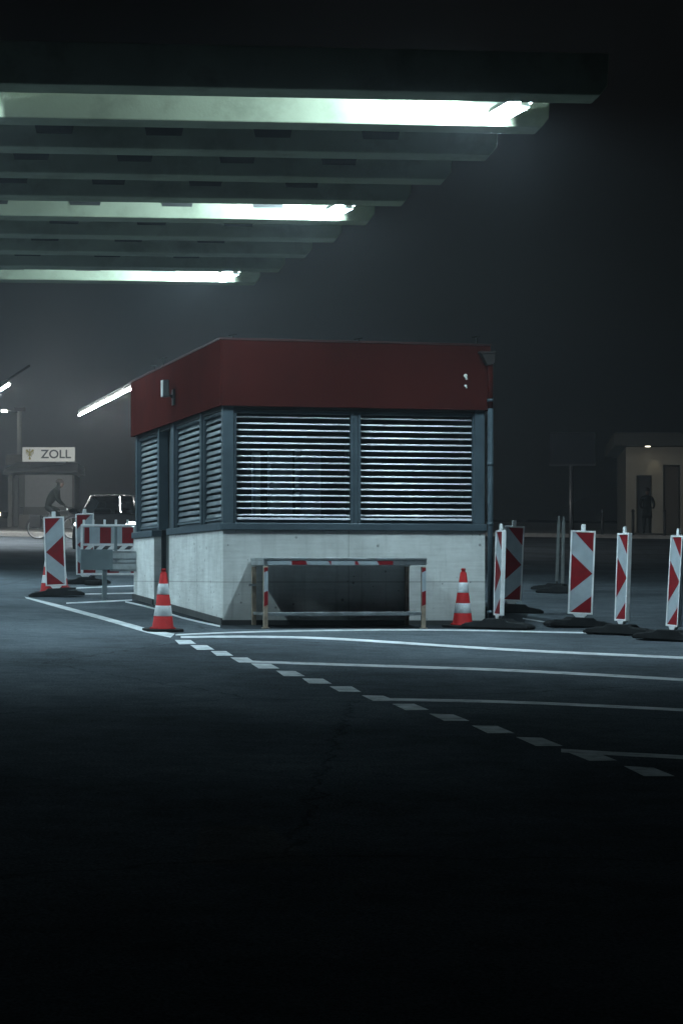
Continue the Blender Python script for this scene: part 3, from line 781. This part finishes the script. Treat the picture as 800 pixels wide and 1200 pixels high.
# ZOLL sign
s2 = 34.0; sg = empty('roof_sign', pt(26.5, 541, s2), 0, 'white ZOLL sign with a gold eagle emblem on the kiosk roof', 'sign')
def su(px): return (px - 26.5) / s2
def sz(py): return (541 - py) / s2
b = MB(); b.box((0, 0, 0), (su(88), .12, sz(524))); b.build('board', mat('sign_white', (.55, .56, .53), .5, emit=(.9,.93,.85), estr=.12), sg, bevel=.01)
fc = bpy.data.curves.new('lettering', 'FONT'); fc.body = 'ZOLL'; fc.size = .47; fc.extrude = .004; fc.offset = .008
to = bpy.data.objects.new('tmp', fc); COL.objects.link(to); bpy.context.view_layer.update()
me = bpy.data.meshes.new_from_object(to.evaluated_get(bpy.context.evaluated_depsgraph_get())); bpy.data.objects.remove(to)
mw = max(v.co.x for v in me.vertices) - min(v.co.x for v in me.vertices); mh = max(v.co.y for v in me.vertices); mnx = min(v.co.x for v in me.vertices)
for v_ in me.vertices: v_.co = Vector(((v_.co.x - mnx) * (su(83.5)-su(48)) / mw, v_.co.z - .006, v_.co.y * (sz(527)-sz(536.8)) / mh))
me.materials.clear(); me.materials.append(mat('sign_black', (.02, .025, .03), .5))
lt = bpy.data.objects.new('lettering', me); COL.objects.link(lt); lt.parent = sg; lt.location = (su(48), 0, sz(536.8))
# heraldic eagle: body, spread wings with feathers, tail, legs
M_GOLD = mat('emblem_gold', (.30, .26, .04), .5)
b = MB(); cx, cz = su(35.3), sz(531)
def ep(pts): b.prism([Vector((cx + x*.5, -.001, cz + z*.5)) for x, z in pts], (0, -.008, 0))
ep([(-.05,.12),(.05,.12),(.07,-.1),(0,-.28),(-.07,-.1)])
ep([(-.03,.12),(-.04,.24),(.0,.3),(.05,.26),(.03,.12)]); ep([(-.04,.25),(-.11,.22),(-.04,.21)])
for sx in (-1, 1):
    ep([(sx*.05,.1),(sx*.16,.26),(sx*.27,.24),(sx*.2,.1),(sx*.07,.02)])
    for i, (x, zt, zb) in enumerate(((.10,.14,-.16),(.155,.2,-.14),(.21,.22,-.1),(.262,.24,-.03))):
        ep([(sx*(x-.018),zt),(sx*(x+.018),zt),(sx*(x+.012),zb),(sx*(x-.012),zb)])
    ep([(sx*.04,-.14),(sx*.12,-.24),(sx*.16,-.22),(sx*.06,-.1)])
ep([(-.02,-.2),(-.09,-.42),(0,-.46),(.09,-.42),(.02,-.2)])
b.build('eagle_emblem', M_GOLD, sg)
b = MB(); b.box((.2, .03, -.12), (.26, .09, -.001)); b.box((1.5, .03, -.12), (1.56, .09, -.001)); b.build('bracket', M_DARK, sg)
s3 = 32; rb = empty('roof_board', pt(7, 545, s3), 0, 'plain pale board behind the ZOLL sign on the kiosk roof', 'board')
b = MB(); b.box((0, 0, 0), (58/s3, .15, 12.5/s3)); b.build('panel', M_KW, rb)
b = MB(); b.box((.3, .15, -.05), (.36, .21, .2)); b.box((1.3, .15, -.05), (1.36, .21, .2)); b.build('stay', M_DARK, rb)
# mast with a small lit lantern
s4 = 30; mp_ = gs(23.5, s4); mast = empty('lamp_mast', mp_, 0, 'pale lamp mast rising behind the ZOLL sign', 'lamp post')
ztop = EYE + (HZ - 482)/s4 - mp_.z
b = MB(); b.tube((0, 0, 0), (0, 0, ztop), .13, 14, r1=.09); b.build('pole', mat('mast_grey', (.45, .46, .44), .5), mast)
b = MB(); b.tube((0, 0, ztop-.05), (-.6, 0, ztop+.05), .04); b.box((-.2, -.12, ztop), (.2, .12, ztop+.15)); b.build('arm', M_DARK, mast)
b = MB(); b.box((-.7, -.1, ztop-.03), (-.5, .1, ztop+.06)); b.build('lantern', mat('lantern_glow', (.9,.9,.8), .5, emit=(1, .97, .85), estr=14), mast)
# low warm marker light
p = gs(-1, 40); ml = empty('path_light', p, 0, 'small warm light low at the left edge', 'light')
b = MB(); b.tube((0, 0, 0), (0, 0, .72), .03); b.build('stem', M_DARK, ml)
b = MB(); b.tube((0, 0, .722), (0, 0, .82), .045); b.build('lamp_head', mat('warm_glow', (.9,.8,.5), .5, emit=(1, .85, .45), estr=12), ml)

# ------------------------------------------------------------------ people (skinned skeletons)
def skin_body(name, verts, edges, radii, m, parent=None, sub=1, root=0):
    me = bpy.data.meshes.new(name); me.from_pydata([Vector(v) for v in verts], edges, []); me.update()
    o = bpy.data.objects.new(name, me); COL.objects.link(o)
    if parent: o.parent = parent
    sk = o.modifiers.new('skin', 'SKIN'); sk.use_smooth_shade = True
    lay = me.skin_vertices[0].data
    for i, r in enumerate(radii): lay[i].radius = (r, r) if not isinstance(r, tuple) else r
    for i in range(len(verts)): lay[i].use_root = (i == root)
    ss = o.modifiers.new('sub', 'SUBSURF'); ss.levels = sub; ss.render_levels = sub
    bpy.context.view_layer.update()
    dg = bpy.context.evaluated_depsgraph_get()
    mm = bpy.data.meshes.new_from_object(o.evaluated_get(dg)); o.modifiers.clear()
    o.data = mm; mm.materials.clear(); mm.materials.append(m)
    for p_ in mm.polygons: p_.use_smooth = True
    return o
class Skel:
    def __init__(s): s.v = []; s.e = []; s.r = []
    def add(s, p, r, parent=None):
        s.v.append(tuple(p)); s.r.append(r); i = len(s.v) - 1
        if parent is not None: s.e.append((parent, i))
        return i
    def hand(s, wrist, wp, d, up):
        """palm, four unequal fingers and a thumb"""
        d = Vector(d).normalized(); up = Vector(up).normalized(); side = d.cross(up).normalized(); wp = Vector(wp)
        palm = s.add(wp + d*.06, (.034, .022), wrist)
        for k, (o_, l) in enumerate(((-.028, .07), (-.010, .082), (.010, .076), (.028, .06))):
            a = s.add(wp + d*.095 + side*o_, .0095, palm); bq = s.add(wp + d*(.095+l*.5) + side*o_ - up*.012, .0085, a)
            s.add(wp + d*(.095+l*.75) + side*o_ - up*.035, .007, bq)
        t = s.add(wp + d*.035 - side*.038, .011, palm); s.add(wp + d*.075 - side*.055 - up*.012, .009, t)

M_CLOTH = mat('dark_jacket', (.004, .0055, .005), .9, spec=.0, var=.2, scale=10)
M_SKIN = mat('skin', (.09, .055, .04), .6)
M_HAIR = mat('dark_hair', (.012, .01, .009), .9, spec=.05)
M_JEAN = mat('dark_trousers', (.004, .005, .006), .9, spec=.0, var=.15, scale=10)

# bicycle (rides to the right): local x forward, wheels r .34
sB = 38.5; wb = 1.06
p = gs(45, sB); bike = empty('bicycle', p, 0, 'bicycle with dark panniers ridden to the right in front of the kiosk', 'bicycle')
def wheel(cx):
    b = MB(); n = 36; r = .335
    pts = [Vector((cx + r*math.cos(2*math.pi*i/n), 0, .345 + r*math.sin(2*math.pi*i/n))) for i in range(n+1)]
    b.path(pts, .021, 6); wo = b.build('wheel', M_RUB, bike)
    b = MB(); pts = [Vector((cx + (r-.03)*math.cos(2*math.pi*i/n), 0, .345 + (r-.03)*math.sin(2*math.pi*i/n))) for i in range(n+1)]
    b.path(pts, .010, 5); b.build('rim', M_STEEL, wo)
    b = MB()
    for i in range(18):
        a = 2*math.pi*i/18; b.tube((cx, .02*(-1)**i, .345), (cx + (r-.03)*math.cos(a), 0, .345+(r-.03)*math.sin(a)), .0022, 4)
    b.tube((cx, -.04, .345), (cx, .04, .345), .025, 10); b.build('spokes', M_STEEL, wo)
    b = MB(); pts = [Vector((cx + .37*math.cos(R(a)), 0, .345 + .37*math.sin(R(a)))) for a in range(20, 190, 14)]; b.path(pts, .018, 5); b.build('mudguard', M_DARK, bike)
wheel(0); wheel(wb)
BBp = (.43, 0, .30); ST = (.33, 0, .82); HTp = (.86, 0, .86); HD = (.90, 0, .72)
b = MB()
for a, c in ((BBp, ST), (ST, HTp), (BBp, HD), (HTp, HD)): b.tube(a, c, .017, 8)
for yy in (-.05, .05):
    b.tube((0, yy, .345), (BBp[0], yy*.5, BBp[2]), .009, 6); b.tube((0, yy, .345), (ST[0], yy*.4, ST[2]-.05), .008, 6); b.tube((wb, yy, .345), (HD[0], yy*.7, HD[2]), .011, 6)
b.tube(ST, (.30, 0, .95), .013, 8); b.tube(HTp, (.84, 0, 1.02), .013, 8); b.build('frame', M_DARK, bike)
b = MB(); b.path([(.72, -.30, 1.03), (.80, -.24, 1.04), (.85, -.1, 1.02), (.85, .1, 1.02), (.80, .24, 1.04), (.72, .30, 1.03)], .012, 8); b.build('handlebar', M_DARK, bike)
b = MB(); b.prism([Vector((.18, -.08, .95)), Vector((.20, -.09, .99)), Vector((.46, -.02, .985)), Vector((.46, -.02, .96))], (0, .12, 0)); b.build('saddle', M_RUB, bike, bevel=.015)
b = MB(); b.box((-.22, -.06, .72), (.24, .06, .735)); b.build('rack', M_DARK, bike)
for yy in (-.20, .08):
    b = MB(); b.box((-.24, yy, .34), (.10, yy+.12, .74)); b.build('pannier', M_RUB, bike, bevel=.03)
b = MB(); b.tube((.86, -.05, .9), (.90, -.05, .9), .03); b.build('lamp', M_PLAST, bike)
b = MB(); b.tube((.43, -.07, .30), (.43, -.085, .30), .09, 20); b.tube((.43, -.10, .30), (.53, -.10, .17), .01); b.tube((.43, .10, .30), (.33, .10, .43), .01)
b.box((.48, -.19, .155), (.58, -.10, .175)); b.box((.28, .10, .425), (.38, .19, .445)); b.build('crank', M_DARK, bike)

rider = empty('person', bike.location.copy(), 0, 'cyclist in a dark jacket leaning forward over the handlebar', 'person')
S = Skel()
pel = S.add((.28, 0, 1.02), (.155, .15)); bel = S.add((.36, 0, 1.18), (.145, .14), pel); ch = S.add((.49, 0, 1.37), (.16, .15), bel)
shd = S.add((.56, 0, 1.48), (.13, .12), ch); nk = S.add((.61, 0, 1.555), .062, shd)
h1 = S.add((.645, 0, 1.63), .088, nk); h2 = S.add((.665, 0, 1.70), .098, h1); S.add((.66, 0, 1.765), .075, h2)
for sy in (-1, 1):
    a = S.add((.56, sy*.19, 1.46), .072, shd); e = S.add((.60, sy*.26, 1.20), .052, a); wr = S.add((.73, sy*.275, 1.065), .034, e)
    S.hand(wr, (.73, sy*.275, 1.065), (.5, sy*.1, -.25), (0, 0, 1))
    hp = S.add((.30, sy*.11, .95), .10, pel)
    if sy < 0: kn = S.add((.66, sy*.13, .70), .068, hp); an = S.add((.52, sy*.14, .27), .045, kn); S.add((.64, sy*.15, .21), .04, an)
    else: kn = S.add((.64, sy*.13, .88), .068, hp); an = S.add((.36, sy*.14, .53), .045, kn); S.add((.47, sy*.15, .47), .04, an)
S.r = [((q[0]*1.12, q[1]*1.12) if isinstance(q, tuple) and q[0] > .07 else q*1.25 if not isinstance(q, tuple) and .03 < q < .075 else q) for q in S.r]
body = skin_body('body', S.v, S.e, S.r, M_CLOTH, rider)
b = MB(); M = Matrix.Translation((.655, 0, 1.735)) @ Matrix.Diagonal((.125, .115, .10, 1)); bmesh.ops.create_icosphere(b.bm, subdivisions=3, radius=1)
for v_ in [v_ for v_ in b.bm.verts if v_.co.z < -.35]: b.bm.verts.remove(v_)
b.bm.transform(M); b.build('cap', M_HAIR, rider)
# face
b = MB(); bmesh.ops.create_icosphere(b.bm, subdivisions=3, radius=1, matrix=Matrix.Translation((.70, 0, 1.66)) @ Matrix.Diagonal((.072, .074, .10, 1)))
b.prism([Vector((.765, -.014, 1.64)), Vector((.765, .014, 1.64)), Vector((.765, 0, 1.685))], (.022, 0, -.004)); b.build('face', M_SKIN, rider)
b = MB()
for sy in (-1, 1): bmesh.ops.create_icosphere(b.bm, subdivisions=1, radius=.010, matrix=Matrix.Translation((.765, sy*.028, 1.69)))
b.box((.762, -.02, 1.612), (.768, .02, 1.618)); b.build('eyes', M_HAIR, rider)

# person in the doorway of the far building
p = gs(757.5, 31.0); wp_ = empty('person', p + Vector((0, 0, .14)), 0, 'person in a dark coat standing before the doorway of the far building', 'person')
S = Skel(); pel = S.add((0, 0, .92), (.17, .13)); bel = S.add((0, 0, 1.1), (.16, .12), pel); ch = S.add((0, 0, 1.28), (.185, .12), bel)
shd = S.add((0, 0, 1.40), (.14, .09), ch); nk = S.add((0, 0, 1.47), .055, shd); h1 = S.add((0, -.02, 1.55), .08, nk); h2 = S.add((0, -.015, 1.63), .092, h1); S.add((0, 0, 1.69), .07, h2)
for sx in (-1, 1):
    a = S.add((sx*.19, 0, 1.38), .07, shd); e = S.add((sx*.27, -.02, 1.12), .052, a); wr = S.add((sx*.22, -.17, .98), .034, e)
    S.hand(wr, (sx*.22, -.17, .98), (-sx*.5, -.7, .1), (0, 0, 1))
    hp = S.add((sx*.10, 0, .85), .105, pel); kn = S.add((sx*.11, -.01, .48), .068, hp); an = S.add((sx*.12, .02, .09), .045, kn); S.add((sx*.13, -.10, .045), .04, an)
skin_body('body', S.v, S.e, S.r, M_CLOTH, wp_)
b = MB(); bmesh.ops.create_icosphere(b.bm, subdivisions=3, radius=1, matrix=Matrix.Translation((0, .01, 1.65)) @ Matrix.Diagonal((.105, .115, .12, 1)))
for v_ in [v_ for v_ in b.bm.verts if v_.co.z < 1.60]: b.bm.verts.remove(v_)
b.build('hair', M_HAIR, wp_)
b = MB(); bmesh.ops.create_icosphere(b.bm, subdivisions=3, radius=1, matrix=Matrix.Translation((0, -.035, 1.59)) @ Matrix.Diagonal((.074, .075, .105, 1)))
b.prism([Vector((-.014, -.105, 1.57)), Vector((.014, -.105, 1.57)), Vector((0, -.108, 1.61))], (0, -.02, 0)); b.build('face', M_SKIN, wp_)
b = MB()
for sx in (-1, 1): bmesh.ops.create_icosphere(b.bm, subdivisions=1, radius=.010, matrix=Matrix.Translation((sx*.028, -.105, 1.62)))
b.box((-.02, -.108, 1.542), (.02, -.102, 1.548)); b.build('eyes', M_HAIR, wp_)
# skirt of the coat
b = MB(); b.lathe([(.20, .62), (.19, .80), (.175, .98), (.17, 1.05)], 20); b.bm.transform(Matrix.Diagonal((1, .72, 1, 1))); b.build('coat', M_CLOTH, wp_)

# ------------------------------------------------------------------ car behind the barrier, facing the camera
sC = 46.0; p = gs(124, sC); car = empty('parked_car', p, R(0), 'dark hatchback facing the road behind the striped barrier, light catching its windscreen rim', 'car')
M_CARS = mat('car_trim_gloss', (.03, .03, .03), .25, metal=.6)
M_CARP = mat('car_paint', (.006, .007, .008), .5, spec=.0)
M_CGL = glass_mat('car_glass', (.3, .34, .36), .02)
def loft(stations, m, name, parent, sub=2, closed=True):
    """stations: list of (y, [(x,z),...]) cross sections, mirrored by the caller"""
    b = MB(); rings = []
    for y, pts in stations: rings.append([b.bm.verts.new((x, y, z)) for x, z in pts])
    n = len(rings[0])
    for a, c in zip(rings, rings[1:]):
        for i in range(n):
            j = (i+1) % n; b.bm.faces.new((a[i], a[j], c[j], c[i]))
    b.bm.faces.new(rings[0]); b.bm.faces.new(list(reversed(rings[-1])))
    for f in b.bm.faces: f.smooth = True
    o = b.build(name, m, parent)
    if sub: q = o.modifiers.new('sub', 'SUBSURF'); q.levels = 1; q.render_levels = sub
    return o
def sec(wb_, wt, zb, zm, zt):
    h = [(wb_*.94, zb), (wb_, (zb+zm)/2), (wb_*.99, zm), (wt, zt)]
    return h + [(-x, z) for x, z in reversed(h)]
loft([(-.02, sec(.72,.60,.28,.50,.62)), (.05, sec(.80,.66,.22,.52,.70)), (.35, sec(.87,.74,.20,.62,.80)), (.95, sec(.88,.78,.20,.72,.94)), (1.3, sec(.89,.80,.20,.80,.98)),
      (3.2, sec(.89,.80,.20,.82,1.0)), (3.9, sec(.86,.76,.24,.80,.98)), (4.1, sec(.80,.70,.32,.70,.88))], M_CARP, 'body', car)
# cabin: roof, pillars, windscreen
def quad(a, c, d, e, m, name, par, th=.02):
    b = MB(); b.prism([Vector(q) for q in (a, c, d, e)], (Vector(c)-Vector(a)).cross(Vector(e)-Vector(a)).normalized()*th); return b.build(name, m, par)
wsb = [(-.70, 1.02, .96), (.70, 1.02, .96)]; wst = [(-.545, 1.72, 1.42), (.545, 1.72, 1.42)]
def arc(x0, x1, y, z, sag, n=8): return [Vector((x0 + (x1-x0)*i/n, y - sag*(1-(2*i/n-1)**2), z + sag*.35*(1-(2*i/n-1)**2))) for i in range(n+1)]
A = arc(-.70, .70, 1.0, .96, .12); B = arc(-.55, .55, 1.68, 1.42, .06)
b = MB(); va = [b.bm.verts.new(q) for q in A]; vb = [b.bm.verts.new(q) for q in B]
for i in range(8): f = b.bm.faces.new((va[i], va[i+1], vb[i+1], vb[i])); f.smooth = True
b.build('windscreen', M_CGL, car)
b = MB(); b.path([A[0], B[0]] , .032, 8); b.path([A[-1], B[-1]], .032, 8); b.path(B, .028, 8); b.build('windscreen_pillar', M_CARS, car)
b = MB()
C_ = arc(-.55, .55, 2.4, 1.47, .0); D_ = arc(-.52, .52, 3.6, 1.36, -.02)
rows_ = [B, C_, D_]; vv = [[b.bm.verts.new(q) for q in r_] for r_ in rows_]
for r0_, r1_ in zip(vv, vv[1:]):
    for i in range(8): f = b.bm.faces.new((r0_[i], r0_[i+1], r1_[i+1], r1_[i])); f.smooth = True
o = b.build('roof', M_CARP, car); q = o.modifiers.new('t', 'SOLIDIFY'); q.thickness = .03
for sx in (-1, 1):
    b = MB(); b.poly([Vector((sx*.73, 1.05, .97)), Vector((sx*.57, 1.72, 1.40)), Vector((sx*.57, 2.4, 1.44)), Vector((sx*.54, 3.5, 1.34)), Vector((sx*.74, 3.8, .98))]); b.build('side_window', M_CGL, car)
    b = MB(); b.tube((sx*.78, 1.25, .98), (sx*.86, 1.22, 1.0), .02); bmesh.ops.create_icosphere(b.bm, subdivisions=2, radius=1, matrix=Matrix.Translation((sx*.96, 1.2, 1.03)) @ Matrix.Diagonal((.11, .06, .07, 1))); b.build('mirror', M_CARP, car)
    for yy in (.75, 3.25):
        b = MB(); b.tube((sx*.70, yy, .32), (sx*.90, yy, .32), .32, 28); wo = b.build('wheel', M_RUB, car, bevel=.03)
        b = MB(); b.tube((sx*.895, yy, .32), (sx*.912, yy, .32), .20, 20); b.build('rim', M_STEEL, wo)
    b = MB(); bmesh.ops.create_icosphere(b.bm, subdivisions=3, radius=1, matrix=Matrix.Translation((sx*.66, .08, .66)) @ Matrix.Diagonal((.15, .10, .065, 1))); b.build('headlight', mat('headlight_lens', (.8, .85, .9), .2, emit=(.85, .95, 1), estr=16) , car)
b = MB(); b.poly([Vector((-.74, 3.82, .98)), Vector((.74, 3.82, .98)), Vector((.52, 3.58, 1.34)), Vector((-.52, 3.58, 1.34))]); b.build('rear_window', M_CGL, car)
b = MB(); b.box((-.45, -.045, .36), (.45, .02, .56)); b.build('grille', M_DARK, car, bevel=.02)
b = MB(); b.box((-.26, -.065, .40), (.26, -.047, .51)); b.build('number_plate', M_WHITE, car)
b = MB(); b.box((-.5, 1.9, .55), (-.05, 2.1, 1.12)); b.box((.05, 1.9, .55), (.5, 2.1, 1.12)); b.box((-.36, 1.93, 1.14), (-.18, 2.05, 1.3)); b.box((.18, 1.93, 1.14), (.36, 2.05, 1.3)); b.build('seat', M_DARK, car, bevel=.04)

# ------------------------------------------------------------------ right background
M_BW = mat('rendered_wall', (.27, .255, .215), .85, var=.1, scale=1.5)
sR = 30.0; r0 = gs(733, sR); bld = empty('office_building', r0 + Vector((0, 0, .1)), R(-4), 'dim rendered building with a recessed doorway and one small ceiling light', 'building')
def ru(px): return (px - 733)/sR
def rz_(py): return EYE + (HZ - py)/sR - bld.location.z
zt = rz_(524)
b = MB(); b.box((0, 0, -.3), (ru(745), .3, zt)); b.box((ru(745), 0, rz_(557)), (ru(763), .3, zt)); b.box((ru(763), 0, -.3), (ru(776), .3, zt)); b.box((ru(776), 0, rz_(545)), (ru(796), .3, zt)); b.box((ru(796), 0, -.3), (ru(960), .3, zt))
b.build('wall', M_BW, bld)
b = MB(); b.box((0, .32, -.3), (.3, 8, zt)); b.box((.32, 1.4, -.3), (ru(960), 1.6, zt)); b.build('inner_wall', mat('inner_wall_dark', (.10, .095, .08), .9), bld)
b = MB(); b.box((-.5, -1.1, zt + .002), (ru(962), 8.2, zt + .5)); b.build('roof', M_DECK, bld)
b = MB(); b.box((ru(747), .12, -.2), (ru(762), .2, rz_(558))); b.build('door', M_DARK, bld)
b = MB(); b.box((ru(778), .12, -.2), (ru(794), .2, rz_(547))); b.build('door', mat('brown_door', (.06, .05, .04), .7), bld)
b = MB(); b.tube((ru(757), -.7, zt - .03), (ru(757), -.7, zt + .0), .10, 16); dl = b.build('downlight', mat('downlight_glow', (.9,.85,.7), .5, emit=(1, .92, .72), estr=4), bld)
ld = bpy.data.lights.new('downlight_lamp', 'SPOT'); ld.energy = 6; ld.color = (1, .88, .62); ld.spot_size = R(52); ld.spot_blend = .7; ld.shadow_soft_size = .06
lo = bpy.data.objects.new('downlight_lamp', ld); COL.objects.link(lo); lo.parent = bld; lo.location = (ru(766), -.32, zt - .06); lo.rotation_euler = (R(12), 0, 0)
ld = bpy.data.lights.new('porch_lamp', 'AREA'); ld.energy = .5; ld.color = (1, .88, .66); ld.size = .25
lo = bpy.data.objects.new('porch_lamp', ld); COL.objects.link(lo); lo.parent = bld; lo.location = (ru(757), -.7, zt - .05)

for i, px in enumerate((705, 741, 778)):
    p = gs(px, 31.6) + Vector((0, 0, .13))
    labs = ('thin dark post by the kerb, leftmost of three before the far building', 'thin dark post before the doorway of the far building', 'thin dark post before the second opening of the far building')
    r_ = empty('bollard', p, 0, labs[i], 'bollard', 'dark posts on the far pavement')
    b = MB(); b.tube((0, 0, 0), (0, 0, .85), .055, 12); b.build('stem', M_DARK, r_)
    b = MB(); b.lathe([(.058, .852), (.07, .87), (.06, .93), (.02, .96)], 12); b.build('cap', M_DARK, r_)
p = gs(669, 38); sb = empty('sign_board', p, R(-3), 'large unlit dark sign board on a single post beyond the booth', 'sign')
def qz(py): return EYE + (HZ - py)/38 - p.z
b = MB(); b.box((-26/38, -.06, qz(545)), (28/38, .06, qz(507))); b.build('board', mat('unlit_board', (.008, .009, .012), .9, spec=.0), sb, bevel=.01)
b = MB(); b.box((-26/38-.02, -.075, qz(546)), (28/38+.02, -.061, qz(544))); b.build('trim', M_DARK, sb)
b = MB(); b.tube((0, 0, 0), (0, 0, qz(545.5)), .07, 12); b.build('post', M_DARK, sb)

# every separate rail, cord or clamp becomes an object of its own
def split_loose(o):
    me = o.data; par = list(range(len(me.vertices)))
    def find(a):
        while par[a] != a: par[a] = par[par[a]]; a = par[a]
        return a
    for e in me.edges:
        a, c = find(e.vertices[0]), find(e.vertices[1])
        if a != c: par[a] = c
    roots = sorted({find(i) for i in range(len(par))})
    if len(roots) < 2: return
    for rt in roots:
        bm = bmesh.new(); bm.from_mesh(me); bm.verts.ensure_lookup_table()
        bmesh.ops.delete(bm, geom=[v for v in bm.verts if find(v.index) != rt], context='VERTS')
        m2 = bpy.data.meshes.new(o.name); bm.to_mesh(m2); bm.free()
        for k in me.materials: m2.materials.append(k)
        c = o.copy(); c.data = m2; c.name = o.name.split('.')[0]; COL.objects.link(c)
    bpy.data.objects.remove(o)
for o in list(bpy.data.objects):
    if o.type == 'MESH' and not o.children and o.name.split('.')[0] in ('blind_cord', 'column', 'pipe_collar', 'seat', 'front_strip', 'red_block', 'peg', 'stay', 'bracket', 'base_grip', 'windscreen_pillar', 'door_frame', 'foot_plate', 'infill_panel', 'side_wall', 'post', 'frame_post'):
        split_loose(o)

# ------------------------------------------------------------------ night mist
b = MB(); b.box((-420, -90, -9), (420, 720, 34))
hz = b.build('haze', None); tag(hz, kind='stuff')
hm = bpy.data.materials.new('mist'); hm.use_nodes = True; n = hm.node_tree.nodes; n.remove(n['Principled BSDF'])
pv = n.new('ShaderNodeVolumePrincipled'); pv.inputs['Color'].default_value = (.84, .92, 1.0, 1); pv.inputs['Density'].default_value = .0012; pv.inputs['Anisotropy'].default_value = .4
hm.node_tree.links.new(pv.outputs[0], n['Material Output'].inputs['Volume']); hz.data.materials.append(hm)
